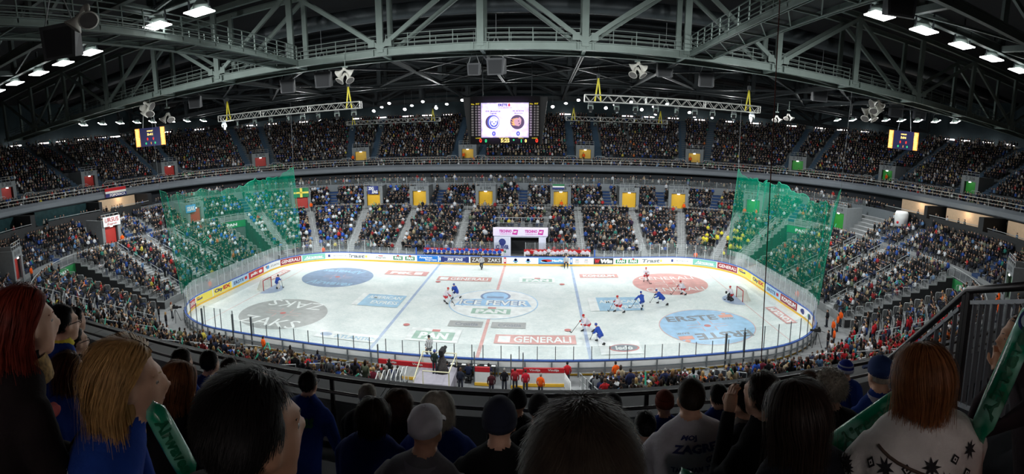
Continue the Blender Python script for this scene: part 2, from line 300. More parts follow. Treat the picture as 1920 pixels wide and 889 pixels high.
o = iadvert(9.6, -12.2, 13.0, -9.6, 'white', []); idisc(11.6, -11, 1.25, 'dred', 'oval_rim', o, .75); idisc(11.6, -10.95, 1.1, 'dgrey', 'oval_mark', o, .62); itext('ledo', 10.9, -11.35, 12.3, -10.55, 'white', .04, parent=o)
o = iadvert(-14.4, -11.6, -8.8, -10.0, 'white', [('ATLANTIC', -12.6, -11.3, -9.1, -10.6, 'lblue', .02)]); idisc(-13.5, -10.8, .55, 'blue', 'round_mark', o, .4)
iadvert(27.6, -8.2, 28.8, -3.2, 'gred', []); itext('KONZUM', 27.8, -7.9, 28.6, -3.5, 'white', .05, turn=1)
iadvert(-28.6, 3.6, -27.4, 8.4, 'gred', []); itext('KONZUM', -28.4, 3.9, -27.6, 8.1, 'white', .05, turn=-1)
for sx in (-1, 1):
    for sy in (-1, 1): idisc(sx*(BLX-1.5), sy*7, .3, 'dred', 'faceoff_spot')
# ================================================================== boards, adverts, glass
M_board = mat('dasher_white', S(238, 240, 240), .35, noise=.03); M_kick = flat('kick_yellow', (236, 186, 52)); M_cap = flat('cap_blue', (38, 84, 170)); M_bpost = mat('board_post', S(112, 118, 122), .5, .3, noise=.05)
boards = empty('rink_boards', label='white rink boards with blue top rail and yellow kick strip around the ice', cat='rink boards')
nseg = 74; qe = [-QH+2*QH*i/nseg for i in range(nseg+1)]
for a, b in zip(qe, qe[1:]): solidstrip(MB(), .0, .14, .22, 1.12, a, b).build('board_panel', M_board, boards)
solidstrip(MB(), -.012, .0, .0, .2, -QH, QH).build('kick_strip', M_kick, boards); solidstrip(MB(), -.03, .17, 1.12, 1.2, -QH, QH).build('cap_rail', M_cap, boards)
mb = MB()
for q in qlist(-QH, QH, 3): pass
for s in (-1, 1):
    solidstrip(mb, .2, .28, .62, .7, s*84 if s > 0 else -QH, QH if s > 0 else -84)
mb.build('outer_rail', M_bpost, boards)
pm = MB(); pm.box((0, 0, .55), (.09, .1, 1.1)); pm = pm.mesh('board_post', M_bpost)
for i in range(46):
    q = 78+i*(2*(QH-78))/46; q = q if q <= QH else q-2*QH
    x, y, _ = bowl(.24, q); _, _, nx, ny = bowln(q); link('board_post', pm, boards, (x, y, 0), (0, 0, math.atan2(ny, nx)))
def bmap(q0, q1, z0, z1, t=-.016):
    return lambda u, v: bowl(t, q0+(q1-q0)*u, z0+(z1-z0)*v)
def advert(q0, q1, bg, items, label):
    m_ = MB(); solidstrip(m_, -.012, .0, .26, 1.06, q0, q1); o = tag(m_.build('advert_panel', INK[bg], boards), label)
    for it in items:
        fn = bmap(q0, q1, .26, 1.06)
        if it[0] == '#':
            _, c, (u0, v0, u1, v1) = it; n = max(1, int((u1-u0)*abs(q1-q0)/.6)); v = []
            for k in range(n+1):
                uu = u0+(u1-u0)*k/n; v += [bowl(-.0145, q0+(q1-q0)*uu, .26+.8*v0), bowl(-.0145, q0+(q1-q0)*uu, .26+.8*v1)]
            MB().add(v, [(2*k, 2*k+2, 2*k+3, 2*k+1) for k in range(n)]).build('printed_mark', INK[c], o)
        elif it[0] == 'o':
            _, c, (u, v, ru, rv) = it; MB().add([bowl(-.0155, q0+(q1-q0)*(u+ru*math.cos(a)), .26+.8*(v+rv*math.sin(a))) for a in [2*PI*k/16 for k in range(16)]], [tuple(range(16))]).build('printed_mark', INK[c], o)
        else: lettering(it[0], INK[it[1]], o, fn, it[3] if len(it) > 3 else .02, it[4] if len(it) > 4 else 0, box=it[2])
    return o
def pan(q0, q1, lab): advert(q0, q1, 'white', [('#', 'green', (.03, .12, .97, .78)), ('o', 'red', (.5, .85, .12, .13)), ('PAN', 'white', (.16, .22, .84, .7), .06)], lab)
GEN = [('GENERALI', 'white', (.06, .22, .94, .8), .02)]; CITY = [('City', 'navy', (.06, .18, .5, .82), .05), ('EX', 'red', (.53, .3, .94, .85), .06)]; ERS = [('ERSTE', 'navy', (.08, .22, .7, .72), .03), ('#', 'red', (.76, .3, .92, .75))]
NES = [('Nesquik', 'navy', (.06, .3, .6, .72), .05, .2), ('#', 'red', (.06, .75, .35, .85))]
AIR = [('#', 'white', (.08, .18, .92, .3)), ('Airwaves', 'white', (.12, .3, .88, .78), .03, .3), ('Airwaves', 'green', (.13, .32, .87, .76), .0, .3)]; PRV = [('#', 'navy', (.1, .3, .2, .75)), ('PRVI FAKTOR', 'grey', (.34, .36, .95, .6), .01)]
TRA = [('Trast', 'grey', (.03, .2, .88, .85), .04, .15), ('#', 'yellow', (.89, .3, .98, .7))]
advert(-76.1, -72.2, 'red', GEN, 'red panel with white lettering in the near left corner'); advert(-71.7, -66.2, 'yellow', NES, 'yellow panel with blue script left of the left goal')
advert(-66, -62.4, 'yellow', CITY, 'yellow panel with blue and red lettering behind the left goal'); advert(-62.2, -58.7, 'sky', ERS, 'pale blue panel behind the left goal')
advert(-58.6, -55, 'red', [('pik', 'white', (.14, .2, .62, .8), .05), ('o', 'white', (.78, .5, .12, .25))], 'red panel with short white word in the left curve'); advert(-54.9, -47.6, 'white', [('o', 'lblue', (.14, .55, .07, .3)), ('o', 'red', (.09, .7, .035, .16)), ('ATLANTIC', 'grey', (.32, .3, .95, .66))], 'white panel with small blue and red mark in the left curve')
advert(-47.5, -39.1, 'darkred', GEN, 'dark red panel with white lettering in the far left curve'); advert(-38.7, -30.6, 'teal', AIR, 'pale teal panel in the far left curve'); advert(-30.4, -22.8, 'white', PRV, 'white panel with blue diamond in the far left curve')
advert(-22.5, -19, 'white', TRA, 'white panel with grey italic word far left'); advert(-17.9, -16.3, 'white', [('Zagreb', 'grey', (.02, .2, .98, .6)), ('#', 'red', (.3, .65, .7, .78))], 'white panel with small script')
pan(-15.3, -13.9, 'green and white panel, first from the left on the far boards'); pan(-13.6, -12.2, 'green and white panel beside the blue panel'); advert(-11.9, -9, 'blue', [('American', 'white', (.1, .52, .72, .9), .03), ('Express', 'white', (.4, .1, .94, .48), .03)], 'bright blue panel with white words')
advert(-8.6, -4.8, 'navy', [('#', 'white', (.12, .1, .88, .14)), ('#', 'white', (.12, .82, .88, .86)), ('ZIG ZAG', 'white', (.22, .28, .78, .7), .05, .15)], 'navy panel with white lettering in a frame'); advert(-4.6, -.4, 'brown', [('ZAKS', 'white', (.05, .2, .45, .8), .0), ('ZAKS', 'white', (.55, .2, .95, .8), .0)], 'brown panel with two thin white words')
for q in (-BLX, 0, BLX): advert(q-.16, q+.16, 'red' if q == 0 else 'blue', [('#', 'white', (.2, .25, .8, .8))], 'narrow marker strip where a line meets the boards')
for q in (1.4, 3.05): advert(q-.35, q+.35, 'white', [('o', 'navy', (.5, .62, .3, .25)), ('o', 'white', (.5, .62, .2, .16)), ('#', 'lblue', (.05, .3, .95, .5)), ('#', 'green', (.25, .12, .75, .26))], 'small blue and green emblem on white')
advert(4.4, 8, 'lblue', [('#', 'navy', (0, 0, 1, .12)), ('o', 'red', (.3, .55, .2, .22)), ('o', 'white', (.2, .45, .12, .15)), ('MaxFlirt', 'white', (.5, .35, .97, .75), .05)], 'blue panel with red shapes and white word')
for q in (9.5, 10.7): advert(q-.3, q+.3, 'white', [('#', 'grey', (.15, .72, .85, .8)), ('#', 'grey', (.15, .58, .85, .66)), ('#', 'red', (0, .42, 1, .46)), ('TAXI', 'grey', (.1, .16, .9, .32))], 'white panel with small grey chevrons')
advert(11.7, 14.3, 'black', [('W', 'red', (.05, .15, .32, .85), .08, .15), ('Win', 'white', (.34, .15, .95, .85), .08, .15)], 'black panel with red and white letters'); pan(14.6, 16.1, 'green and white panel beside the black panel'); pan(16.3, 17.7, 'green and white panel, last to the right on the far boards')
advert(18.1, 21, 'white', TRA, 'white panel with grey italic word far right'); advert(22.6, 29.2, 'white', PRV, 'white panel with blue diamond in the far right curve'); advert(30.4, 38.5, 'teal', AIR, 'pale teal panel in the far right curve')
advert(38.9, 47.1, 'darkred', GEN, 'dark red panel with white lettering in the far right curve'); advert(47.5, 54.7, 'yellow', NES, 'yellow panel with blue script in the right curve'); advert(54.9, 58.5, 'yellow', CITY, 'yellow panel with blue and red lettering behind the right goal'); advert(59, 62.5, 'sky', ERS, 'pale blue panel behind the right goal')
advert(62.7, 66.5, 'darkred', [('KONZUM', 'white', (.08, .2, .92, .82), .05)], 'dark red panel right of the right goal'); advert(66.8, 69, 'white', [('o', 'navy', (.5, .5, .3, .36)), ('o', 'white', (.5, .5, .18, .22)), ('o', 'red', (.5, .3, .2, .1))], 'white panel with blue round emblem'); advert(70, 73.2, 'white', [('o', 'teal', (.35, .5, .25, .3)), ('o', 'navy', (.6, .5, .25, .32)), ('o', 'white', (.6, .5, .14, .2))], 'white panel with teal and blue emblem'); advert(74.2, 78.4, 'darkred', GEN, 'dark red panel in the near right corner')
# glass
glass = empty('rink_glass', label='clear safety glass with slim posts standing on the rink boards', cat='safety glass')
M_gpost = mat('glass_post', S(196, 202, 206), .4, .3, noise=.03); M_gpostd = mat('glass_post_dark', S(84, 90, 94), .4, .3, noise=.03)
def glassrun(a, b, z1):
    qs_ = []; q = a
    while q < b-.3: qs_.append(q); q += 1.28/qstep(0, q+.05)
    qs_.append(b)
    for q0, q1 in zip(qs_, qs_[1:]):
        m_ = MB(); strip(m_, [(.06, 1.2), (.06, z1)], q0+.03, q1-.03, 0, 1.2); m_.build('glass_pane', M_glass, glass)
    for q in qs_:
        x, y, _ = bowl(.07, q); near = abs(q) > 82
        MB().box((0, 0, 0), (.05 if near else .06, .06, z1-1.2)).build('glass_post', M_gpostd if near else M_gpost, glass, (x, y, (z1+1.2)/2))
NB = QH-CX
for a, b, z1 in ((-QH, -QH+CX-1.5, 2.2), (-QH+CX-1.5, -18.5, 3.0), (-18.5, -12, 2.05), (11.8, 18, 2.05), (18, QH-CX+1.5, 3.0), (QH-CX+1.5, QH, 2.2)): glassrun(a, b, z1)
for q, h in ((-12, 2.1), (11.8, 2.1)): x, y, _ = bowl(.07, q); MB().box((x, y, 1.1+h/4), (.16, .16, h/2)).build('glass_post', M_cap, glass)
for q in (-QH+CX-1.5, -QH+CX-3.4, QH-CX+1.5, QH-CX+3.0, -QH+CX+5): x, y, _ = bowl(.1, q); MB().box((x, y, 1.35), (.13, .14, 2.7)).build('glass_post', M_gpostd, glass)
# green nets behind the goals
def net(a, b, z0, tops, name, label):
    n = 90; root = empty(name, bowl(.35, (a+b)/2, 0), label=label, cat='safety net'); inv = Vector(root.location)
    vs_ = []; fs = []; K = 10
    for i in range(n+1):
        u = i/n; q = a+(b-a)*u; zt = np.interp(u, *zip(*tops))+.16*math.sin(u*41)+.12*math.sin(u*97)*(1 if .05 < u < .95 else 0)
        for k in range(K+1):
            f = k/K; wob = .22*math.sin(u*55+f*2)*f+.1*math.sin(u*131); lean = (.02 if 0 < u < 1 else 0)
            vs_.append(Vector(bowl(.55+wob+1.1*f, q, z0+(zt-z0)*f))-inv)
        if i: fs += [((i-1)*(K+1)+k, i*(K+1)+k, i*(K+1)+k+1, (i-1)*(K+1)+k+1) for k in range(K)]
    MB().add(vs_, fs).build('netting', M_net, root, smooth=True)
    m_ = MB(); m_.tube([vs_[i*(K+1)+K] for i in range(n+1)], .035, 5); m_.build('top_rope', mat('net_rope', S(6, 104, 82), .8, noise=.05), root)
    for i in (0, n):
        MB().tube([vs_[i*(K+1)+k] for k in range(K+1)], .04, 5).build('edge_rope', MATS['net_rope'], root)
        p = vs_[i*(K+1)+K]; MB().tube([p, p+Vector((.2*(1 if p.x > 0 else -1), 0, 9))], .02, 4).build('hanging_cable', mat('cable_grey', S(90, 95, 98), .6, noise=.05), root)
net(-77.6, -38.5, 2.2, [(0, 13.2), (.06, 12.3), (.3, 12.3), (.5, 11.6), (.62, 12.4), (.8, 12.2), (.93, 12.7), (1, 13.6)], 'safety_net', 'green protective netting hanging behind the left goal')
net(41.5, 74.0, 2.2, [(0, 13.6), (.06, 12.7), (.3, 12.3), (.5, 12.6), (.7, 11.6), (.9, 11.6), (.95, 11.8), (1, 13.4)], 'safety_net', 'green protective netting hanging behind the right goal')
# ================================================================== the bowl: terraces, suites, upper deck, roof deck
LOW_N, LOW_T, LOW_D, LOW_Z, LOW_R = 12, 3.2, .95, .8, .39
MID_N, MID_T, MID_D, MID_Z, MID_R = 6, 16.6, .85, 5.6, .42
UPF_N, UPF_T, UPF_D, UPF_Z, UPF_R = 3, 25.8, .85, 11.2, .4
UPM_N, UPM_T, UPM_D, UPM_Z, UPM_R = 20, 30.0, .8, 12.9, .42
def steps(n, t, d, z, r, z0): 
    p = [(t, z0)]
    for i in range(n): p += [(t+i*d, z+i*r), (t+(i+1)*d, z+i*r)]
    return p
GA = math.radians(22); QC1 = CX+QA-GA*R0; QC2 = CX+QA+2*CY+GA*R0         # four access gaps in the lower stand
GAPS = [(-QC2, 1.5), (-QC1, 1.5), (QC1, 1.5), (QC2, 1.5)]
TUN = (-1.9, 5.7)                                                           # players' tunnel, far side
def gq(q): return 1.55
blocks = [(-QH+3.9, -QC2-3.6), (-QC2+1.2, -QC1-1.3), (-QC1+3.2, QC1-3.2), (QC1+1.3, QC2-1.2), (QC2+3.6, QH-6.5)]
LOWP = steps(LOW_N, LOW_T, LOW_D, LOW_Z, LOW_R, 0)
def inblock(q): return any(a <= q <= b for a, b in blocks)
for a, b in blocks:
    subs = [(a, b)] if not (a < TUN[0] < b) else [(a, TUN[0]), (TUN[1], b)]
    for a2, b2 in subs:
        m_ = MB(); strip(m_, LOWP, a2, b2, 0, 1.2, True)
        for q in (a2, b2):
            v = [bowl(t, q, z) for t, z in LOWP]+[bowl(LOW_T+LOW_N*LOW_D, q, 0)]; m_.add(v, [tuple(range(len(v)))], 1)
        tag(m_.build('floor_terrace', [M_conc, M_black]), kind='structure')
m_ = MB(); k0 = 10; strip(m_, [(LOW_T+k0*LOW_D-.6, 3.5), (LOW_T+k0*LOW_D-.6, 4.9)]+steps(LOW_N-k0, LOW_T+k0*LOW_D, LOW_D, LOW_Z+k0*LOW_R, LOW_R, 4.7), TUN[0], TUN[1], 0, 1.2, True)
m_ = MB(); strip(m_, [(6.4, 3.4), (6.4, 4.0)]+[p for i in range(5, LOW_N) for p in ((LOW_T+i*LOW_D+.5, LOW_Z+i*LOW_R+.9-.06*(i-5)*2), (LOW_T+(i+1)*LOW_D+.5*(i < LOW_N-1), LOW_Z+i*LOW_R+.9-.06*(i-5)*2))], TUN[0], TUN[1], 0, 1.2, True); tag(m_.build('floor_terrace', [M_conc, M_black]), kind='structure')
m_ = MB(); m_.box((1.9, 24.6, 1.7), (7.4, .3, 3.4)); m_.box((TUN[0], 23.5, 1.9), (.15, 9, 3.8)); m_.box((TUN[1], 23.5, 1.9), (.15, 9, 3.8)); tag(m_.build('wall_tunnel', M_black), kind='structure')
TW = LOW_T+LOW_N*LOW_D
VOM_LOW = [-23.2, -15.5, -4.4, 7.8, 19.0, 26.2]
VQ = VOM_LOW+[-33.5, -49.5, -66, 36.5, 49.5, -83, 83]
m_ = MB(); strip(m_, [(TW, 0), (TW, 5.1), (MID_T, 5.1)], -QH, QH, 0, 1.2, True); strip(m_, [(TW-.02, 3.6), (TW-.02, 5.12), (TW+.06, 5.12)], -QH, QH, 0, 1.2, True); tag(m_.build('floor_walkway', M_cdark), kind='structure')
m_ = MB(); strip(m_, steps(MID_N, MID_T, MID_D, MID_Z, MID_R, 5.1), -QH, QH, 0, 1.2, True); tag(m_.build('floor_terrace', M_conc), kind='structure')
TS = MID_T+MID_N*MID_D      # 21.7
m_ = MB(); strip(m_, [(TS, 7.7), (TS, 9.0), (TS+.2, 9.0), (TS+.2, 8.6), (28.3, 8.6)], -QH, QH, 0, 1.2, True); tag(m_.build('wall_suite_parapet', mat('parapet_grey', S(112, 118, 124), .7, noise=.05)), kind='structure')
m_ = MB(); strip(m_, [(28.3, 8.6), (28.3, 10.9)], -QH, QH, 0, 1.2, True); tag(m_.build('wall_suite_back', M_dark), kind='structure')
m_ = MB(); strip(m_, [(30.3, 10.8), (25.5, 10.8), (25.2, 11.0), (25.2, 11.6), (25.8, 12.0), (25.8, 11.2)], -QH, QH, 0, .8, True); tag(m_.build('wall_deck_edge', M_slab), kind='structure')
m_ = MB(); strip(m_, steps(UPF_N, UPF_T, UPF_D, UPF_Z, UPF_R, 11.0)+[(UPM_T, 12.4)], -QH, QH, 0, 1.2, True); strip(m_, steps(UPM_N, UPM_T, UPM_D, UPM_Z, UPM_R, 12.0)+[(47.6, 21.3)], -QH, QH, 0, 1.2, True); tag(m_.build('floor_upper_terrace', M_cdark), kind='structure')
m_ = MB(); strip(m_, [(47.6, 21.3), (47.6, 34)], -QH, QH, 0, 1.2, True); tag(m_.build('wall_back', mat('hall_wall', S(44, 60, 66), .85, noise=.08)), kind='structure')
# roof deck, gently arched, ribbed
def zroof(x, y): return 31.5-5.2*(y/63)**2-2.6*(x/80)**2
m_ = MB(); NX, NY = 32, 28; vs_ = [(-80+160*i/NX, -68+136*j/NY, zroof(-80+160*i/NX, -68+136*j/NY)) for j in range(NY+1) for i in range(NX+1)]
m_.add(vs_, [(j*(NX+1)+i, (j+1)*(NX+1)+i, (j+1)*(NX+1)+i+1, j*(NX+1)+i+1) for j in range(NY) for i in range(NX)])
def deckmat():
    m = mat('roof_deck', S(17, 19, 24), .7, .1); nt = m.node_tree; b = nt.nodes['Principled BSDF']; wv = nt.nodes.new('ShaderNodeTexWave'); wv.bands_direction = 'X'; wv.inputs['Scale'].default_value = 3
    tc = nt.nodes.new('ShaderNodeTexCoord'); nt.links.new(tc.outputs['Object'], wv.inputs[0]); bp = nt.nodes.new('ShaderNodeBump'); bp.inputs['Distance'].default_value = .08; nt.links.new(wv.outputs[0], bp.inputs['Height']); nt.links.new(bp.outputs[0], b.inputs['Normal']); return m
tag(m_.build('ceiling', deckmat(), smooth=True), kind='structure')
# ---- stair flights in the lower stand (pale treads)
AIS_LOW = [-24.0, -15.8, -7.0, 10.4, 19.1, 26.6, -32.5, 35, -56.5, -62, -67.5, 56.5, 62, 67.5, -88, 88, -97, 97, -106, 106, -114, 114, 121, 41, -40]
M_step = mat('stair_concrete', S(150, 152, 154), .8, noise=.08)
fl = 0
for q in AIS_LOW:
    if not inblock(q): continue
    m_ = MB(); hwq = .55
    for i in range(LOW_N*2):
        t0 = LOW_T+i*LOW_D/2; z1 = LOW_Z+(i//2)*LOW_R+(.2 if i % 2 == 1 else .02)
        k = qstep(t0, q); solidstrip(m_, t0-.02, t0+LOW_D/2, z1-.35, z1, q-hwq/k, q+hwq/k, 0, 2)
    tag(m_.build('floor_stairs', M_step), kind='structure'); fl += 1
# ================================================================== crowd
# person templates: faces +y, z=0 at the row floor.  channel 0 top, 1 skin, 2 hair, 3 trousers
def arr(m_):
    tri = []; ch = []
    for f, c in zip(m_.f, m_.mi):
        for k in range(1, len(f)-1): tri.append((f[0], f[k], f[k+1])); ch.append(c)
    return np.array(m_.v), np.array(tri), np.array(ch)
def person_mesh(pose, n=7, hair='short'):
    m_ = MB()
    zs = .42 if pose != 'stand' else .86
    lean = .05 if pose == 'sit' else .0
    # torso from hips to neck in one run, then the head
    m_.loft([(0, 0, zs-.04, .17, .12), (0, .0, zs+.14, .165, .115), (0, lean*.4, zs+.36, .20, .125), (0, lean, zs+.48, .205, .11), (0, lean, zs+.55, .13, .085), (0, lean+.01, zs+.585, .06, .06)], n, 0)
    hy = lean+.03; hz = zs+.71
    m_.loft([(0, hy-.01, zs+.56, .05, .05), (0, hy, hz-.1, .055, .065), (0, hy+.01, hz-.06, .07, .085), (0, hy+.005, hz, .076, .095), (0, hy, hz+.07, .066, .083), (0, hy, hz+.105, .03, .04)], n, 1)
    if hair == 'short': m_.loft([(0, hy-.035, hz-.04, .074, .075), (0, hy-.025, hz+.02, .088, .092), (0, hy-.012, hz+.08, .078, .092), (0, hy-.005, hz+.125, .035, .045)], n, 2)
    elif hair == 'long': m_.loft([(0, hy-.07, hz-.26, .075, .04), (0, hy-.055, hz-.12, .09, .07), (0, hy-.03, hz+.0, .096, .09), (0, hy-.015, hz+.08, .082, .093), (0, hy-.005, hz+.13, .035, .045)], n, 2)
    else: m_.loft([(0, hy-.0, hz+.01, .088, .104), (0, hy-.005, hz+.08, .084, .098), (0, hy, hz+.15, .03, .035)], n, 2)
    for s in (-1, 1):
        sh = (s*.19, lean, zs+.47)
        if pose == 'sit': el = (s*.25, .06, zs+.22); hd = (s*.1, .27, zs+.15)
        elif pose == 'clap': el = (s*.25, .12, zs+.26); hd = (s*.04, .32, zs+.36)
        elif pose == 'stand': el = (s*.25, -.02, zs+.22); hd = (s*.22, .06, zs-.03)
        else: el = (s*.27, .1, zs+.3); hd = (s*.13, .16, zs+.62)
        m_.tube([sh, el, hd], [.06, .048, .036], 5, 0); m_.ball(hd, (.042, .045, .05), 5, 3, 1)
        if pose == 'stand': m_.tube([(s*.09, 0, zs), (s*.1, .02, .45), (s*.1, 0, .06)], [.095, .07, .055], 5, 3); m_.box((s*.1, .05, .04), (.1, .25, .08), 3)
        else: m_.tube([(s*.09, .0, zs+.02), (s*.11, .42, zs+.03), (s*.11, .44, .05)], [.09, .07, .055], 5, 3); m_.box((s*.11, .5, .04), (.1, .25, .08), 3)
    return m_
def person_lod():
    m_ = MB(); zs = .42
    m_.loft([(0, 0, zs, .18, .13), (0, .02, zs+.36, .23, .13), (0, .03, zs+.52, .2, .1), (0, .03, zs+.58, .06, .06)], 5, 0)
    m_.loft([(0, .06, zs+.57, .05, .05), (0, .06, zs+.68, .078, .09), (0, .05, zs+.76, .07, .08)], 5, 1, False)
    m_.loft([(0, .02, zs+.66, .085, .085), (0, .03, zs+.77, .086, .09), (0, .04, zs+.83, .03, .04)], 5, 2)
    m_.box((0, .24, zs+.08), (.34, .36, .12), 3); return m_
def person_mid(pose, hair):
    m_ = MB(); zs = .86 if pose == 'stand' else .42; ln = .04
    m_.loft([(0, 0, zs-.04, .17, .12), (0, .01, zs+.3, .195, .125), (0, ln, zs+.47, .205, .11), (0, ln, zs+.57, .07, .06)], 6, 0)
    hy = ln+.03; hz = zs+.71; m_.loft([(0, hy, zs+.57, .05, .05), (0, hy+.01, hz-.06, .068, .085), (0, hy, hz+.03, .074, .09)], 5, 1, False)
    m_.loft([(0, hy-.07, hz-.2, .07, .04) if hair == 'long' else (0, hy-.035, hz-.05, .074, .07), (0, hy-.02, hz+.03, .09, .094), (0, hy-.005, hz+.12, .035, .045)], 5, 2)
    for s in (-1, 1):
        sh = (s*.19, ln, zs+.46); el, hd = {'sit': ((s*.24, .06, zs+.22), (s*.1, .27, zs+.15)), 'clap': ((s*.24, .12, zs+.26), (s*.04, .32, zs+.38)), 'stand': ((s*.24, -.02, zs+.22), (s*.22, .06, zs-.03)), 'up': ((s*.26, .1, zs+.3), (s*.13, .16, zs+.62))}[pose]
        m_.tube([sh, el], [.06, .048], 4, 0, False); m_.tube([el, hd], [.048, .04], 3, 0 if pose != 'clap' else 1)
        if pose == 'stand': m_.tube([(s*.09, 0, zs), (s*.1, 0, .02)], [.09, .06], 4, 3, False)
        else: m_.tube([(s*.09, .0, zs+.02), (s*.11, .42, zs+.03), (s*.11, .44, .02)], [.09, .075, .055], 4, 3, False)
    return m_
def person_far():
    m_ = MB(); zs = .42; m_.loft([(0, 0, zs, .18, .13), (0, .02, zs+.42, .23, .12), (0, .03, zs+.57, .08, .07)], 4, 0, False); m_.loft([(0, .06, zs+.56, .05, .05), (0, .06, zs+.7, .09, .095)], 4, 1, False); m_.loft([(0, .02, zs+.68, .095, .095), (0, .03, zs+.82, .05, .06)], 4, 2); m_.box((0, .24, zs+.08), (.34, .36, .12), 3); return m_
TPL = [arr(person_mid(p, h)) for p, h in (('sit', 'short'), ('sit', 'long'), ('clap', 'short'), ('up', 'short'), ('sit', 'cap'))]
TPS = [arr(person_mid('stand', h)) for h in ('short', 'long')]
TPF = [arr(person_lod()), arr(person_far())]
PAL = [((22, 23, 27), 34), ((34, 36, 44), 18), ((44, 50, 74), 10), ((70, 66, 62), 9), ((92, 94, 98), 7), ((58, 48, 42), 7), ((150, 146, 138), 5), ((204, 206, 212), 7), ((46, 76, 148), 4), ((140, 44, 48), 2.2), ((180, 50, 50), 1), ((100, 108, 88), 2), ((96, 130, 170), 3), ((60, 44, 66), 1.5), ((168, 150, 120), 2), ((50, 120, 110), 1), ((200, 110, 60), .4), ((200, 184, 80), .4)]
PALRED = [((178, 34, 44), 12), ((22, 23, 27), 5), ((120, 30, 40), 4), ((222, 220, 224), 3), ((44, 50, 74), 3), ((90, 92, 96), 2), ((60, 130, 160), 1)]
PALYEL = [((226, 214, 70), 8), ((22, 23, 27), 6), ((50, 70, 60), 4), ((150, 140, 90), 2)]
PALBLUE = [((52, 92, 190), 7), ((222, 226, 232), 6), ((22, 23, 27), 8), ((34, 40, 66), 4), ((92, 94, 98), 3), ((120, 160, 210), 2)]
SKIN = [S(200, 160, 140), S(186, 146, 126), S(210, 174, 154), S(172, 134, 116)]; HAIR = [S(30, 24, 22), S(44, 34, 28), S(70, 50, 38), S(110, 80, 54), S(60, 42, 34), S(120, 116, 112), S(160, 128, 84), S(28, 24, 24)]
TROU = [S(26, 28, 34), S(40, 50, 76), S(58, 56, 54), S(30, 30, 32)]
_pk = {}
def pick(p):
    k = id(p)
    if k not in _pk: _pk[k] = ([S(*c) for c, _ in p], np.cumsum([w_ for _, w_ in p]).tolist())
    return rnd.choices(_pk[k][0], cum_weights=_pk[k][1])[0]
seats = []     # (x,y,z,rot,zone,standing,lod)
def addrow(t, z, a, b, skip, fill, zone, lod=0, stand=0., sp=.53):
    q = a+rnd.random()*.3
    while q < b:
        k = qstep(t, q)
        if not skip(q, k) and rnd.random() < fill:
            cx, cy, nx, ny = bowln(q); x, y = cx+(RC+t)*nx, cy+(RC+t)*ny
            seats.append((x+rnd.uniform(-.05, .05), y+rnd.uniform(-.06, .06), z, math.atan2(nx, -ny)+rnd.uniform(-.25, .25), zone(q, t), rnd.random() < stand, lod, t, q))
        q += sp/k*rnd.uniform(.95, 1.07)
def near(q, L, hw, k): return any(abs(q-a)*k < hw for a in L)
def zone_low(q, t):
    x, y, _ = bowl(t, q)
    if 84 < q < 101 and t < 13: return 'red'
    if 31 < q < 43 and t < 10: return 'yellow'
    if -52 < q < -24: return 'blue' if rnd.random() < .6 else ''
    return ''
AIS_UP = []
VOM_UP = [-26.2, -9.3, 12.7, 27.9, -36.8, -46.7, -58, -71, 38.5, 48.1, 60.9]
for v in VOM_UP: AIS_UP += [v-2.6/qstep(34, v), v+2.6/qstep(34, v)]
VISQ = 112
for i in range(LOW_N):
    t = LOW_T+i*LOW_D+.62; z = LOW_Z+i*LOW_R
    for a, b in blocks:
        addrow(t, z, a+.4, b-.4, lambda q, k: near(q, AIS_LOW, .72, k) or TUN[0]-.3 < q < TUN[1]+.3 or (abs(q) > 110 and i < 3 and -QH+0 < q < QH and (-QH+CX > q and False)), .95, zone_low, 0, .18 if i < 8 else .05)
for i in range(5, LOW_N):
    addrow(LOW_T+i*LOW_D+1.1, LOW_Z+i*LOW_R+.9-.12*(i-5), TUN[0]+.5, TUN[1]-.5, lambda q, k: False, .9, lambda q, t: '', 0, .05)
AIS_MID = [-29, -12.4, 1.6, 15.6, 24.0, 31, -41, -58, -62, 42, -75, 58, 62, 75, 92, -92]
for i in range(MID_N):
    addrow(MID_T+i*MID_D+.55, MID_Z+i*MID_R, -104, 104, lambda q, k: near(q, VQ, 1.8, k) or near(q, AIS_MID, .75, k) or 49 < q < 54.5, .93, lambda q, t: 'blue' if -45 < q < -20 and rnd.random() < .5 else '', 0, .06)
addrow(22.7, 8.75, -104, 104, lambda q, k: abs(q) > 52 and rnd.random() < .55, .8, lambda q, t: '', 1, 0); addrow(23.9, 8.7, -50, 50, lambda q, k: False, .45, lambda q, t: '', 0, .9)
for i in range(UPF_N): addrow(UPF_T+i*UPF_D+.5, UPF_Z+i*UPF_R, -101, 101, lambda q, k: near(q, VOM_UP, .6, k), .9, lambda q, t: '', 1)
for i in range(UPM_N): addrow(UPM_T+i*UPM_D+.5, UPM_Z+i*UPM_R, -101, 101, lambda q, k: (i < 5 and near(q, VOM_UP, 1.9, k)) or near(q, AIS_UP, .8, k), .93 if i < 16 else .75, lambda q, t: '', 2 if i > 2 else 1)
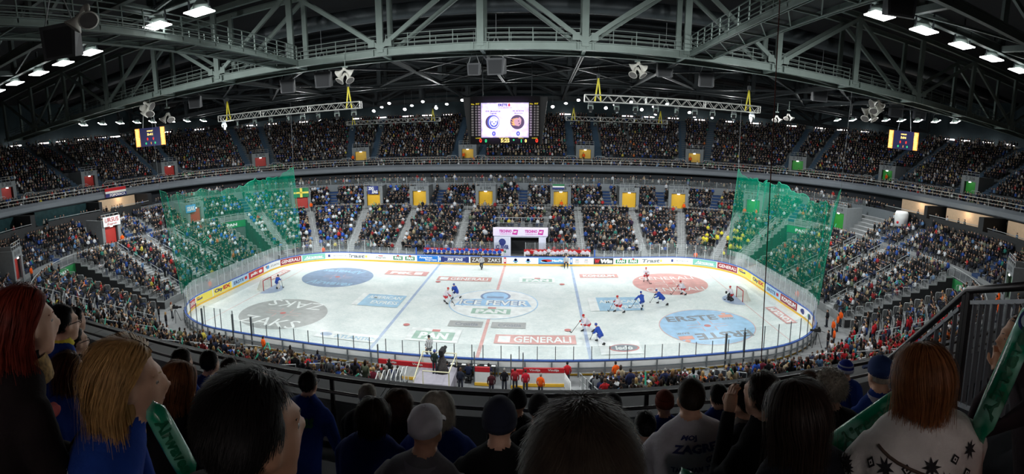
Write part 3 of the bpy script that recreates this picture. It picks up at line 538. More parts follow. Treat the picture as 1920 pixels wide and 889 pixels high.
# of the near lower stand the people that show largest become objects of their own
def ledge_hidden(x, y, z):
    # sight line from the camera must clear the deck edge in front of it
    f = (-40.3-CAMY)/(y-CAMY); return CAMZ+(z-CAMZ)*f < 12.0
cand = []
for i, s in enumerate(seats):
    if s[6] == 0 and s[1] < -17.5:
        u, v = fwdpx(s[0], s[1], s[2]+1.0)
        if 0 < u < 1920 and not ledge_hidden(s[0], s[1], s[2]+.75): cand.append((math.hypot(s[0]-CAMX, s[1]-CAMY), i))
cand.sort(); NIND = 235; indiv = {i for _, i in cand[:NIND]}
M_crowd = mat('crowd_cloth', (.5, .5, .5), .85, attr='Col', spec=.2)
def crowd(idx, name, label):
    Vs, Fs, Cs = [], [], []; off = 0
    for i in idx:
        x, y, z, r, zn, st, lod, *_ = seats[i]
        V, T, ch = (rnd.choice(TPS) if st else rnd.choices(TPL, (5, 2, 2, .6, 1))[0]) if lod == 0 else TPF[lod-1]
        c, s = math.cos(r), math.sin(r); k = rnd.uniform(.92, 1.06)
        P = np.empty_like(V); P[:, 0] = x+(V[:, 0]*c-V[:, 1]*s)*k; P[:, 1] = y+(V[:, 0]*s+V[:, 1]*c)*k; P[:, 2] = z+V[:, 2]*k
        pal = {'red': PALRED, 'yellow': PALYEL, 'blue': PALBLUE}.get(zn, PAL)
        cols = np.array([pick(pal), rnd.choice(SKIN), rnd.choice(HAIR), rnd.choice(TROU)])
        Vs.append(P); Fs.append(T+off); Cs.append(cols[ch]); off += len(V)
    V = np.concatenate(Vs).astype(np.float32); F = np.concatenate(Fs).astype(np.int32); C = np.concatenate(Cs).astype(np.float32)
    me = bpy.data.meshes.new(name); me.vertices.add(len(V)); me.vertices.foreach_set('co', V.ravel()); me.loops.add(len(F)*3); me.loops.foreach_set('vertex_index', F.ravel())
    me.polygons.add(len(F)); me.polygons.foreach_set('loop_start', np.arange(0, len(F)*3, 3, dtype=np.int32)); me.polygons.foreach_set('loop_total', np.full(len(F), 3, np.int32))
    a = me.attributes.new('Col', 'FLOAT_COLOR', 'FACE'); a.data.foreach_set('color', np.concatenate([C, np.ones((len(C), 1), np.float32)], 1).ravel())
    me.materials.append(M_crowd); me.update(); o = link(name, me); return tag(o, label, 'crowd', kind='stuff')
crowd([i for i in range(len(seats)) if i not in indiv], 'spectator_crowd', 'packed crowd of spectators filling the stands all around the rink')
print('SEATS', len(seats), 'cand', len(cand))
# individual spectators below the near deck edge
HAIRN = [('black', (28, 24, 24)), ('dark brown', (52, 38, 30)), ('brown', (86, 60, 42)), ('blond', (168, 136, 88)), ('grey', (136, 134, 130)), ('auburn', (120, 62, 40))]
TOPN = [('black', (24, 25, 29), 26), ('charcoal', (46, 48, 54), 14), ('navy', (40, 48, 84), 14), ('brown', (72, 58, 48), 8), ('grey', (112, 114, 118), 8), ('white', (220, 222, 226), 9), ('blue', (44, 84, 176), 8), ('red', (176, 36, 42), 6), ('olive', (96, 104, 78), 4), ('beige', (170, 156, 130), 4), ('maroon', (104, 34, 50), 3), ('teal', (60, 140, 140), 2), ('orange', (214, 106, 44), 1)]
M_skin = mat('skin', S(206, 158, 132), .6, noise=.06, spec=.3); M_trou = mat('trousers_dark', S(34, 38, 50), .85, noise=.1); M_top = mat('jacket_cloth', (.5, .5, .5), .85, objcol=True, noise=.08, nscale=6, spec=.2)
MH = {n: mat('hair_'+n.replace(' ', '_'), S(*c), .6, noise=.2, nscale=25, spec=.3) for n, c in HAIRN}
_pm = {}
def pmesh(pose, hair, hn):
    k = (pose, hair, hn)
    if k not in _pm: _pm[k] = person_mesh(pose, 10, hair).mesh('person', [M_top, M_skin, MH[hn], M_trou], True)
    return _pm[k]
ORD = ['first', 'second', 'third', 'fourth', 'fifth', 'sixth', 'seventh', 'eighth', 'ninth', 'tenth', 'eleventh', 'twelfth']
rows = {}
for i in indiv: rows.setdefault(round((seats[i][7]-LOW_T-.62)/LOW_D), []).append(i)
for r, L in rows.items():
    L.sort(key=lambda i: seats[i][0])
    for n, i in enumerate(L):
        x, y, z, rot, zn, st, lod, t, q = seats[i]
        tn, tc, _ = rnd.choices(TOPN, [w_ for _, _, w_ in TOPN])[0]
        if zn == 'red' and rnd.random() < .6: tn, tc = 'red', (176, 36, 42)
        hn = rnd.choices([h for h, _ in HAIRN], (6, 6, 4, 2, 2, 1))[0]; hs = rnd.choices(('short', 'long'), (3, 1))[0]; pose = 'stand' if st and rnd.random() < .3 else rnd.choices(('sit', 'clap', 'up'), (6, 1, .4))[0]
        o = link('person', pmesh(pose, hs, hn), None, (x, y, z), (0, 0, rot), [rnd.uniform(.94, 1.06)]*3); o.color = (*S(*tc), 1)
        side = 'left' if n < len(L)/2 else 'right'; k = n+1 if side == 'left' else len(L)-n
        tag(o, f"{tn}-clad spectator with {hs} {hn} hair, {nth(r+1)} row from near boards, {nth(k)} from {side}", 'person', 'spectators in the near lower stand')
# ================================================================== rails, doors, suites
def frame_at(t, q):
    x, y, _ = bowl(t, q); _, _, nx, ny = bowln(q); return x, y, math.atan2(-nx, ny)     # local +y = outward (away from ice), +x along the row
pst = MB().box((0, 0, .5), (.05, .05, 1.0)).mesh('post', M_rail)
psts = MB().box((0, 0, .42), (.05, .05, .84)).mesh('post', M_rail)
def railrun(name, t, a, b, z, h, bars, gap, label, group, cat='railing', mtl=None, post=None, r=.035):
    mtl = mtl or M_rail; c = bowl(t, (a+b)/2, z); root = empty(name, c, label=label, cat=cat, group=group); cv = Vector(c)
    for k, hh in enumerate(bars):
        qs_ = qlist(a, b, 1.5); MB().tube([Vector(bowl(t, q, z+hh))-cv for q in qs_], r if k == 0 else r*.7, 5).build('top_rail' if k == 0 else 'lower_rail', mtl, root)
    n = max(1, round((b-a)*qstep(t, (a+b)/2)/gap))
    for i in range(n+1):
        q = a+(b-a)*i/n; p = Vector(bowl(t, q, z))-cv; _, _, rz = frame_at(t, q); link('post', post or pst, root, p, (0, 0, rz), (1, 1, h))
    return root
def place(q):
    x, y, _ = bowl(16, q)
    if q < -60: s = 'left end'
    elif q > 60: s = 'right end'
    elif q < -24: s = 'far left corner'
    elif q > 26: s = 'far right corner'
    else: s = 'far side'
    return s
# --- walkway front rails between the stair flights of the lower stand
edges = sorted([a for a in AIS_LOW if abs(a) < 100]+[-100, 100]); cnt = {}
for a, b in zip(edges, edges[1:]):
    for g0, g1 in blocks:
        a2, b2 = max(a+.8, g0), min(b-.8, g1)
        if b2-a2 > 1.2:
            s = place((a2+b2)/2); cnt[s] = cnt.get(s, 0)+1
            railrun('guard_rail', TW-.05, a2, b2, 5.1, 1.05, (1.05, .08), 1.5, f'steel guard rail on the lower walkway, {s}, {nth(cnt[s])} stretch from the left', 'walkway guard rails')
# --- access gaps: stepped hoop barriers both sides, banner at the far end
hm = MB(); hm.tube([(-.4, 0, 0), (-.4, 0, .85), (-.34, 0, .95), (.34, 0, .95), (.4, 0, .85), (.4, 0, 0)], .028, 5)
for k in range(6): hm.tube([(-.28+k*.112, 0, .08), (-.28+k*.112, 0, .94)], .012, 4)
hm.box((0, 0, .04), (.86, .05, .14)); hm = hm.mesh('hoop_panel', M_rail)
for q0, q1, nm in ((blocks[0][1], blocks[1][0], 'near left'), (blocks[1][1], blocks[2][0], 'far left'), (blocks[2][1], blocks[3][0], 'far right'), (blocks[3][1], blocks[4][0], 'near right')):
    for q, sd in ((q0, 'first'), (q1, 'second')):
        root = empty('stepped_barrier', bowl(LOW_T, q, 0), label=f'stepped run of barred hoop barriers on the {sd} side of the {nm} access gap', cat='barrier', group='barriers beside the access gaps')
        _, _, nx, ny = bowln(q); rz = math.atan2(ny, nx)
        for i in range(LOW_N): link('hoop_panel', hm, root, Vector(bowl(LOW_T+(i+.5)*LOW_D, q, LOW_Z+i*LOW_R))-Vector(root.location), (0, 0, rz))
    # banner on the walkway front
    qa, qb = (q0+.1, q1-.1) if True else 0; m_ = MB(); solidstrip(m_, TW-.16, TW-.1, 4.0, 5.05, qa-.4, qb+.4)
    bn = tag(m_.build('banner', mat('banner_green', S(36, 130, 70), .6, noise=.12, nscale=1)), f'green printed banner hung on the walkway above the {nm} access gap', 'banner', 'green banners')
    fn = lambda u, v, qa=qa, qb=qb: bowl(TW-.17, qa+(qb-qa)*(u if True else 1-u), 4.0+1.05*v); lettering('PAN', INK['white'], bn, fn, .05, box=(.3, .25, .7, .7))
    railrun('guard_rail', TW-.05, q0, q1, 5.1, 1.05, (1.05, .08), 1.3, f'pale steel guard rail above the {nm} access gap', 'walkway guard rails')
# --- handrails on the stair flights
for n_, q in enumerate(AIS_LOW):
    if not inblock(q): continue
    root = empty('stair_handrail', bowl(LOW_T, q, 0), label=None); c = Vector(root.location); s = place(q); cnt['h'+s] = cnt.get('h'+s, 0)+1
    tag(root, f'slanted handrails on a lower stair flight, {s if abs(q) < 84 else ("near left" if q < 0 else "near right")}, {nth(1+sum(1 for a in AIS_LOW if inblock(a) and a < q and (place(a) == s) and (abs(a) < 84) == (abs(q) < 84)))} from left', 'handrail', 'stair handrails')
    for j in (0, 3, 6, 9):
        a, b = LOW_T+(j+.2)*LOW_D, LOW_T+(j+2.2)*LOW_D; za, zb = LOW_Z+j*LOW_R+.1, LOW_Z+(j+2)*LOW_R+.1
        m_ = MB(); P0, P1 = Vector(bowl(a, q, za))-c, Vector(bowl(b, q, zb))-c; u = Vector((0, 0, .95)); m_.tube([P0, P0+u, P1+u, P1], .03, 5); m_.tube([P0+u*.55, P1+u*.55], .02, 4); m_.build('handrail_section', M_rail, root)
# --- door towers (vomitories)
DC = dict(yellow=flat('door_yellow', (226, 176, 30)), red=flat('door_red', (176, 50, 44)), green=flat('door_green', (52, 150, 56)))
M_vom = mat('vomitory_grey', S(122, 127, 130), .75, noise=.06); M_sign = flat('sign_dark', (58, 62, 66)); M_exit = mat('exit_lamp', (1, 1, .95), .4, emit=6)
def vomitory(q, t, z0, zd, zt, dw, ww, depth, col, text, label):
    x, y, rz = frame_at(t, q); root = empty('entrance_tower', (x, y, 0), rz, label, 'entrance', 'numbered entrances into the stands')
    m_ = MB()
    for s in (-1, 1): MB().box((s*(ww/2-.1), depth/2, (z0+zt)/2), (.2, depth, zt-z0)).build('side_wall', M_vom, root)
    MB().box((0, .12, (zd+zt)/2), (ww-.4, .2, zt-zd)).build('lintel', M_vom, root)
    for s in (-1, 1):
        w2 = (ww-.4-dw)/2
        if w2 > .05: MB().box((s*(dw/2+w2/2), .12, (z0+zd)/2), (w2, .2, zd-z0)).build('door_jamb', M_vom, root)
    MB().box((0, .5, (z0+zd)/2), (dw, .1, zd-z0)).build('door_panel', DC[col], root); MB().box((0, .0, zd-.08), (.42, .06, .12)).build('exit_lamp', M_exit, root)
    lettering(text[0], M_sign, root, quadmap((-.9, .005, zd+.22), (.36, 0, 0), (0, 0, .5)), .03); lettering(text[2:], M_sign, root, quadmap((-.22, .005, zd+.22), (1.12, 0, 0), (0, 0, .5)), .03)
    m_ = MB(); hw_ = ww/2-.1
    for zz in (.35, .7): m_.tube([(-hw_, .1, zt+zz), (hw_, .1, zt+zz)], .03, 4)
    for k in range(5): m_.tube([(-hw_+k*hw_/2, .1, zt), (-hw_+k*hw_/2, .1, zt+.7)], .025, 4)
    m_.build('top_railing', M_rail, root)
    return root
for q, tx in zip(VOM_LOW, ('A 106', 'A 105', 'A 104', 'A 103', 'A 102', 'A 101')): vomitory(q, MID_T-.15, 5.1, 8.1, 8.9, 2.3, 3.3, 3.4, 'yellow', tx, f'yellow-doored grey entrance in the far lower stand, {nth(VOM_LOW.index(q)+1)} from the left')
for q, tx, c in ((-33.5, 'B 107', 'red'), (-49.5, 'B 108', 'red'), (-66, 'B 109', 'red'), (-83, 'B 110', 'red'), (36.5, 'D 120', 'green'), (49.5, 'D 119', 'green'), (83, 'D 117', 'green')): vomitory(q, MID_T-.15, 5.1, 8.0, 8.9, 2.3, 3.3, 3.4, c, tx, f'{c}-doored grey entrance in the {"left" if q < 0 else "right"} lower stand, {nth([33.5, 36.5, 49.5, 66, 83].index(abs(q)) + (1 if abs(q) < 36 else 0) if abs(q) > 34 else 1)} from the far side')
for q, tx, c in zip(VOM_UP, ('A 304', 'A 303', 'A 302', 'A 301', 'B 305', 'B 306', 'B 307', 'B 308', 'D 318', 'D 317', 'D 316'), ('yellow',)*4+('red',)*4+('green',)*3): vomitory(q, UPM_T-.1, 12.4, 14.6, 15.4, 2.2, 3.4, 3.4, c, tx, f'{c}-doored grey entrance in the upper stand, {nth(sorted(VOM_UP).index(q)+1)} of eleven from the left')
# --- blue carpeted aisles of the middle block, grey-blue aisles of the upper stand
for q in AIS_MID+[v+d for v in VQ for d in (-1.95, 1.95)][:0]:
    m_ = MB()
    for i in range(MID_N): k = qstep(MID_T, q); solidstrip(m_, MID_T+i*MID_D-.01, MID_T+(i+1)*MID_D, MID_Z+i*MID_R-.2, MID_Z+i*MID_R+.03, q-.7/k, q+.7/k, 0, 2); solidstrip(m_, MID_T+i*MID_D-.01, MID_T+(i+.5)*MID_D, MID_Z+i*MID_R-.3, MID_Z+i*MID_R-.19, q-.7/k, q+.7/k, 0, 2)
    tag(m_.build('floor_stairs', M_blue), kind='structure')
M_upais = mat('aisle_slate', S(50, 72, 92), .85, noise=.1)
for q in AIS_UP:
    m_ = MB(); k = qstep(UPM_T+8, q)
    for i in range(UPM_N*2): solidstrip(m_, UPM_T+i*UPM_D/2-.01, UPM_T+(i+1)*UPM_D/2, UPM_Z+(i/2-.5)*UPM_R, UPM_Z+i/2*UPM_R+.03, q-.7/k, q+.7/k, 0, 3)
    tag(m_.build('floor_stairs', M_upais), kind='structure')
# --- upper deck front rail, walkway rails and the angled guards beside the upper entrances
railrun('deck_guard_rail', 25.5, -104, 104, 11.9, .95, (.95, .5), 1.7, 'long two-bar steel rail along the front edge of the upper deck', None, mtl=mat('rail_pale', S(196, 196, 190), .5, .1, noise=.03), r=.045)
vs = sorted(VOM_UP)
for n_, (a, b) in enumerate(zip([-100]+vs, vs+[100])):
    ka = qstep(28.4, a); kb = qstep(28.4, b); a2, b2 = a+2.8/ka, b-2.8/kb
    if b2-a2 > 1: railrun('guard_rail', 28.3, a2, b2, 12.3, .9, (.9,), 2.0, f'steel rail along the upper walkway, {nth(n_+1)} stretch from the left', 'upper walkway rails', post=psts)
ag = MB()
for s in (-1, 1): pass
ag.tube([(-1.7, 0, .1), (-1.7, 0, .35), (-.7, 0, 1.25), (.7, 0, 1.25), (1.7, 0, .35), (1.7, 0, .1)], .035, 5)
for k in range(9): x = -1.4+.35*k; ag.tube([(x, 0, .0), (x, 0, min(1.25, .35+.9*(1.7-abs(x))))], .02, 4)
ag = ag.mesh('angled_guard', M_rail); M_bann = MATS['banner_green']
bm_ = MB().box((0, -.06, .55), (2.6, .03, .5)).mesh('banner', M_bann)
for n_, v in enumerate(vs):
    for s in (-1, 1):
        q = v+s*2.7/qstep(28.3, v); x, y, rz = frame_at(28.3, q)
        o = tag(link('angled_guard', ag, None, (x, y, 12.2), (0, 0, rz)), f'angled steel stair guard {"left" if s < 0 else "right"} of the {nth(n_+1)} upper entrance from left', 'railing', 'angled stair guards of the upper stand')
        if (n_ in (2, 3, 7, 8) and not (n_ in (2, 7) and s < 0)):
            b_ = link('banner', bm_, o); lettering('PAN', INK['white'], b_, quadmap((-.5, -.08, .38), (1.0, 0, 0), (0, 0, .34)), .05)
# --- suite balustrade (far side), suite boxes at the ends
root = empty('suite_balustrade', bowl(TS+.1, 0, 9), label='glass balustrade with pale posts in front of the far suites', cat='balustrade'); c = Vector(root.location)
qb = [-50+i*1.72/1 for i in range(59)]
pb = MB().box((0, 0, .5), (.06, .05, 1.0)).mesh('post', M_rail); 
for q in qb: x, y, rz = frame_at(TS+.1, q); link('post', pb, root, Vector((x, y, 9))-c, (0, 0, rz))
for q0, q1 in zip(qb, qb[1:]):
    m_ = MB(); strip(m_, [(TS+.1, 9.05), (TS+.1, 9.95)], q0+.05, q1-.05, 0, 3); me = m_.mesh('glass_pane', M_glass); o = link('glass_pane', me, root, -c)
M_warm = mat('suite_wall_warm', S(222, 190, 158), .8, noise=.05); M_frame = mat('suite_frame', S(34, 35, 38), .7, noise=.08)
for sg, lst in ((1, (57, 66, 75, 84, 93)), (-1, (57, 67, 77, 87, 96))):
    m_ = MB(); strip(m_, [(TS-.02, 7.7), (TS-.02, 9.2), (TS+.25, 9.2)], *sorted((sg*55, sg*104)), 0, 1.2, True); tag(m_.build('wall_suite_front', M_frame), kind='structure')
    for n_, q in enumerate(lst):
        q0, q1 = sg*(q-4.2), sg*(q+4.2); q0, q1 = min(q0, q1), max(q0, q1)
        root = empty('suite_box', bowl(TS+.3, (q0+q1)/2, 9), label=f'open private box under the upper deck, {"right" if sg > 0 else "left"} end, {nth(n_+1)} from far side', cat='suite', group='private boxes'); c = Vector(root.location)
        m_ = MB(); solidstrip(m_, TS+.02, 25.6, 8.6, 10.85, q1-.6, q1); o = m_.build('side_pier', M_frame, root); o.location = -c
        warm = not (sg < 0 and n_ in (1, 2))
        m_ = MB(); solidstrip(m_, 24.6, 24.8, 8.6, 10.8, q0+.2, q1-.7); o = m_.build('back_wall', M_warm if warm else mat('suite_glass_dark', S(40, 62, 66), .15, noise=.2, nscale=2), root); o.location = -c
        m_ = MB(); solidstrip(m_, TS+.02, TS+.12, 9.2, 9.55, q0, q1-.6); o = m_.build('counter', M_frame, root); o.location = -c
        m_ = MB(); m_.tube([Vector(bowl(TS-.1, qq, 9.75))-c for qq in qlist(q0, q1-.6, 1.5)], .04, 5); m_.build('front_rail', M_rail, root)
        if warm:
            l = bpy.data.lights.new('suite_lamp', 'POINT'); l.energy = 45; l.color = (1, .8, .55); l.shadow_soft_size = .3; o = bpy.data.objects.new('suite_lamp', l); COL.objects.link(o); o.parent = root; o.location = Vector(bowl(23.8, (q0+q1)/2, 10.5))-c
# --- tube lamps along the top of the upper stand
tl = MB().box((0, 0, 0), (2.3, .24, .18)); tl = tl.mesh('tube', mat('tube_lamp', (1, .90, .88), .4, emit=9)); th = MB().box((0, .06, .12), (2.1, .3, .1)).mesh('housing', M_steeld)
hangm = MB().tube([(-.8, .1, .15), (-.8, .1, 5)], .012, 4).tube([(.8, .1, .15), (.8, .1, 5)], .012, 4).mesh('hanger', M_steeld)
QL = [-61.7, -55.5, -52.8, -50.9, -49.3, -48.0, -43.5, -40.7, -36.2, -34.4, -31.8, -27.1, -25.1, -22.8, -20.5, -16.0, 9.5, 22.1, 23.9, 25.9, 28.1, 30.6, 32.7, 35.8, 38.1, 40.0, 41.9, 45.4, 49.0, 50.4, 52.3, 54.9, 103.5, 107, 110.5, 114, 117.5, 121, -103.5, -107, -110.5, -114, -117.5]
for n_, q in enumerate(QL):
    k = 1; x, y, rz = frame_at(45.8, q); root = empty('tube_lamp', (x, y, 21.7-.3*min(1, max(0, (abs(q)-20)/35)) if abs(q) < 100 else 22.4), rz, f'glowing tube lamp above the upper stand, {nth(n_+1)} from the left', 'lamp', 'tube lamps over the upper stand')
    link('tube', tl, root); link('housing', th, root); link('hanger', hangm, root)
    if n_ % 2 == 0:
        l = bpy.data.lights.new('tube_glow', 'POINT'); l.energy = 170 if abs(q) < 100 else (260 if q > 0 else 50); l.color = (1, .9, .85); l.shadow_soft_size = .5; o = bpy.data.objects.new('tube_glow', l); COL.objects.link(o); o.parent = root; o.location = (0, 0, -.5)
# --- players' tunnel portal
p = empty('tunnel_portal', (1.9, 18.6, 0), label='white fabric portal with lilac sign over the players tunnel', cat='portal')
MB().box((0, 0, 3.95), (7.5, .5, 1.1)).build('sign_box', INK['lilac'], p)
for s, xx in ((-1, -2.5), (1, 3.0)):
    o = MB().box((xx, .1, 1.7), (2.3 if s < 0 else 1.0, .4, 3.4)).build('side_panel', mat('fabric_lilac', S(206, 208, 226), .8, noise=.06), p)
MB().box((0, .12, 3.3), (7.3, .3, .25)).build('valance', MATS['fabric_lilac'], p)
for dx in (-2.9, .6):
    lettering('TECHNO', INK['magenta'], p, quadmap((dx, -.262, 3.85), (1.7, 0, 0), (0, 0, .42)), .05, .1); lettering('multimedia store', INK['magenta'], p, quadmap((dx+.1, -.262, 3.6), (1.6, 0, 0), (0, 0, .16)), .01)
    MB().add([(dx+1.75, -.262, 3.62), (dx+2.45, -.262, 3.55), (dx+2.6, -.262, 4.25), (dx+1.95, -.262, 4.3)], [(0, 1, 2, 3)]).build('printed_mark', INK['magenta'], p); lettering('HIT', INK['white'], p, quadmap((dx+1.95, -.266, 3.8), (.45, 0, 0), (.03, 0, .28)), .04)
o = MB().ball((-2.5, -.11, 2.5), (.5, .02, .5), 14, 6).build('emblem_head', INK['bluegrey' if 'bluegrey' in INK else 'navy'], p)
lettering('ICE FEVER', INK['navy'], p, quadmap((-3.4, -.13, 1.5), (1.8, 0, 0), (0, 0, .6)), .05); lettering('PAN', INK['green'], p, quadmap((-3.0, -.13, 1.0), (1.0, 0, 0), (0, 0, .35)), .05)
railrun('guard_rail', 6.1, TUN[0], TUN[1], 4.6, .8, (.8, .05), 1.2, 'steel guard rail directly above the players tunnel portal', 'walkway guard rails')
# --- cloth banners and flags hung by fans
def hung(name, q, t, z0, z1, hw_, bg, items, label):
    x, y, rz = frame_at(t, q); m_ = MB(); n = 8
    m_.add([(-hw_+2*hw_*i/n, .05*math.sin(i*1.3), zz) for i in range(n+1) for zz in (z0, z1)], [(2*i, 2*i+2, 2*i+3, 2*i+1) for i in range(n)]); m_.add([(-hw_+2*hw_*i/n, .03+.05*math.sin(i*1.3), zz) for i in range(n+1) for zz in (z0, z1)], [(2*i+1, 2*i+3, 2*i+2, 2*i) for i in range(n)])
    o = tag(m_.build(name, INK[bg] if bg in INK else bg, None, (x, y, 0), (0, 0, rz), True), label, 'banner', 'cloth banners')
    for tx, c, (u0, v0, u1, v1), bd in items:
        if tx == '#': MB().add([(-hw_+2*hw_*u, -.07, z0+(z1-z0)*v) for u, v in ((u0, v0), (u1, v0), (u1, v1), (u0, v1))], [(0, 1, 2, 3)]).build('printed_stripe', INK[c], o)
        else: lettering(tx, INK[c], o, quadmap((-hw_, -.075, z0), (2*hw_, 0, 0), (0, 0, z1-z0)), bd, box=(u0, v0, u1, v1))
    return o
hung('banner', -23.2, MID_T-.35, 7.6, 9.0, .95, 'navy', [('ZIG', 'white', (.1, .52, .6, .9), .05), ('ZAG', 'white', (.4, .1, .95, .48), .05)], 'navy cloth banner with white word hung over the yellow entrance far left')
hung('banner', -66, MID_T-.35, 8.0, 9.3, 1.5, 'white', [('URSUS', 'red', (.1, .45, .9, .9), .0), ('Zagreb', 'red', (.2, .1, .8, .35), .0)], 'white cloth banner with red letters over the red entrance at left')
hung('flag', 7.4, MID_T-.35, 8.5, 9.3, .95, 'green', [('#', 'white', (0, .36, 1, .64), 0), ('#', 'navy', (0, 0, 1, .36), 0)], 'small green white and blue flag over the yellow entrance right of centre')
hung('flag', -57, 25.0, 11.0, 12.4, 2.2, 'red', [('#', 'white', (0, .4, 1, .66), 0), ('#', 'navy', (0, 0, 1, .42), 0), ('POPOVACA', 'white', (.2, .06, .95, .36), .03)], 'red white and blue flag hung from the upper deck rail at left')
hung('flag', -33.5, MID_T-.35, 7.6, 9.2, 1.3, 'green', [('#', 'yellow', (.42, 0, .58, 1), 0), ('#', 'yellow', (0, .4, 1, .6), 0)], 'green flag with yellow cross behind the left net')
hung('banner', -50.5, MID_T-.4, 7.4, 8.6, 1.0, 'lblue', [('SISAK', 'white', (.08, .2, .92, .8), .04)], 'light blue cloth banner with white letters behind the left net')
m_ = MB(); m_.loft([(0, 0, 0, .95, .95), (0, 0, 1.7, .95, .95), (0, 0, 2.0, .8, .8)], 20); x, y, rz = frame_at(20.5, 57.5)
o = tag(m_.build('drum_sign', INK['white'], None, (x, y, 7.6), smooth=True), 'white round drum shaped sign standing at the top of the right lower stand', 'sign'); MB().ball((-.85, -.3, .5), (.2, .2, .2), 8, 5).build('red_mark', INK['red'], o)
# ================================================================== roof steelwork
def zlow(x): return 24-1.6*(x/60)**2
XK = [-.2+8.4*k for k in range(-8, 9)]
def ibeam(mb_, a, b, h=.6, w_=.35, tf=.06):
    a, b = Vector(a), Vector(b); u = Vector((0, 0, 1)); mb_.bar(a, b, .08, h); mb_.bar(a+u*(h/2-tf/2), b+u*(h/2-tf/2), w_, tf); mb_.bar(a-u*(h/2-tf/2), b-u*(h/2-tf/2), w_, tf)
def truss(name, y, dy, label, H=6.5, zf=zlow, walk=True, ks=range(0, 17), hlow=.62, plates=True, mtl=M_steel, flip=0):
    root = empty(name, (0, y, 0), label=label, cat='roof truss'); ks = list(ks)
    for pl, yy in enumerate((0, dy)):
        for i in ks:
            x = XK[i]; z = zf(x)
            MB().box((x, yy, z+H/2), (.55 if pl == 0 else .45, .3, H)).build('post', mtl, root)
            if i+1 in ks:
                x2 = XK[i+1]; z2 = zf(x2); m_ = MB(); ibeam(m_, (x, yy, z), (x2, yy, z2), hlow, .42); m_.build('lower_chord', mtl, root)
                m_ = MB(); ibeam(m_, (x, yy, z+H), (x2, yy, z2+H), .5, .4); m_.build('upper_chord', mtl, root)
                lo, hi = ((x, z), (x2, z2)) if (i+flip) % 2 == 1 else ((x2, z2), (x, z))     # diagonals rise from odd lower nodes
                m_ = MB(); m_.bar((lo[0], yy, lo[1]+.35), (hi[0], yy, hi[1]+H-.3), .28, .34); m_.build('diagonal', mtl, root)
            if plates and pl == 0 and (i+flip) % 2 == 1:
                for s in (-1, 1): MB().box((x+s*.75, yy-.17, z+.75), (.55, .06, .6), 0).build('gusset_plate', mtl, root)
            if plates and pl == 0:
                for s in (-1, 1): MB().box((x+s*.6, yy-.05, z), (.1, .46, .58)).build('splice_plate', mtl, root)
    for i in ks:
        x = XK[i]; MB().bar((x, 0, zf(x)), (x, dy, zf(x)), .3, .4).build('cross_beam', mtl, root)
        if i+1 in ks: MB().bar((x, 0, zf(x)-.1), (XK[i+1], dy, zf(XK[i+1])-.1), .14, .14).build('plan_brace', mtl, root)
        if walk and i+1 in ks:
            x2 = XK[i+1]; MB().bar((x, dy/2, zf(x)+.32), (x2, dy/2, zf(x2)+.32), abs(dy)-.5, .05).build('walkway_deck', M_steeld, root)
            for yy in (.35*(1 if dy > 0 else -1), dy-.35*(1 if dy > 0 else -1)):
                for hh in (1.45, 1.1, .75): MB().bar((x+.4, yy, zf(x)+.33+hh-.35), (x2-.4, yy, zf(x2)+.33+hh-.35), .05, .05).build('walkway_rail', mtl, root)
                for j in range(5): xx = x+.4+(x2-x-.8)*j/4; MB().box((xx, yy, zf(xx)+.9), (.06, .06, 1.15)).build('rail_post', mtl, root)
    return root
M_steelm = mat('roof_steel_shaded', S(46, 52, 55), .6, .15, noise=.1, nscale=.8)  # darker copy of the steel: shade behind the main truss put into its colour
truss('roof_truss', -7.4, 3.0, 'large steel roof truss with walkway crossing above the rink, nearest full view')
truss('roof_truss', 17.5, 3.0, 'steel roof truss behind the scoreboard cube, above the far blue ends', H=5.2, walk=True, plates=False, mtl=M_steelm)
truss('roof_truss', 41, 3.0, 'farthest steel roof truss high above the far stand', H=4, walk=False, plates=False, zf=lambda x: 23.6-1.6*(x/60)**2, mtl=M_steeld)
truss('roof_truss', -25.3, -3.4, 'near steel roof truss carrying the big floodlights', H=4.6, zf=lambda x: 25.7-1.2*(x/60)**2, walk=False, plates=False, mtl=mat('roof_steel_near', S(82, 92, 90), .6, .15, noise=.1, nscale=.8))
for n_, (y, z) in enumerate(((-16, 29.4), (0.5, 29.6), (5.5, 29), (11.5, 29.3), (24, 28.4), (29.5, 27.8), (35, 27.2), (47, 26.2), (53, 25.6), (-36, 28.6))):
    m_ = MB()
    pts = [(x, y, z-2.2*(x/70)**2) for x in range(-70, 71, 14)]
    for a, b in zip(pts, pts[1:]): ibeam(m_, a, b, .55, .3)
    tag(m_.build('purlin', M_steeld), f'long dark roof beam spanning the hall, {ORD[n_]} of the ten roof beams', 'roof beam', 'long roof beams')
for n_, k in enumerate((4, 5, 7, 8, 9, 10, 12, 13)):
    x = XK[k]
    for ya, yb, dz, w_ in ((-4.4, 17.5, .1, 'nearer'), (20.5, 41, .5, 'farther')):
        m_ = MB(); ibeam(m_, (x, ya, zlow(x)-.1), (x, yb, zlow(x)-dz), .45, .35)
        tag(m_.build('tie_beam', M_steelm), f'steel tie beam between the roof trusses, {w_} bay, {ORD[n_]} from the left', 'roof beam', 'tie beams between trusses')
    for s, x2 in ((-1, XK[k-1]), (1, XK[k+1])):
        for ya, w_ in ((-4.4, 'nearer'), (17.5, 'farther')):
            m_ = MB(); m_.bar((x, 5, zlow(x)-.05), (x2, ya, zlow(x2)-.05), .2, .2)
            tag(m_.build('roof_brace', M_steeld), f'slanting roof brace {"left" if s < 0 else "right"} of the {ORD[n_]} tie beam, {w_} half', 'roof brace', 'roof braces')
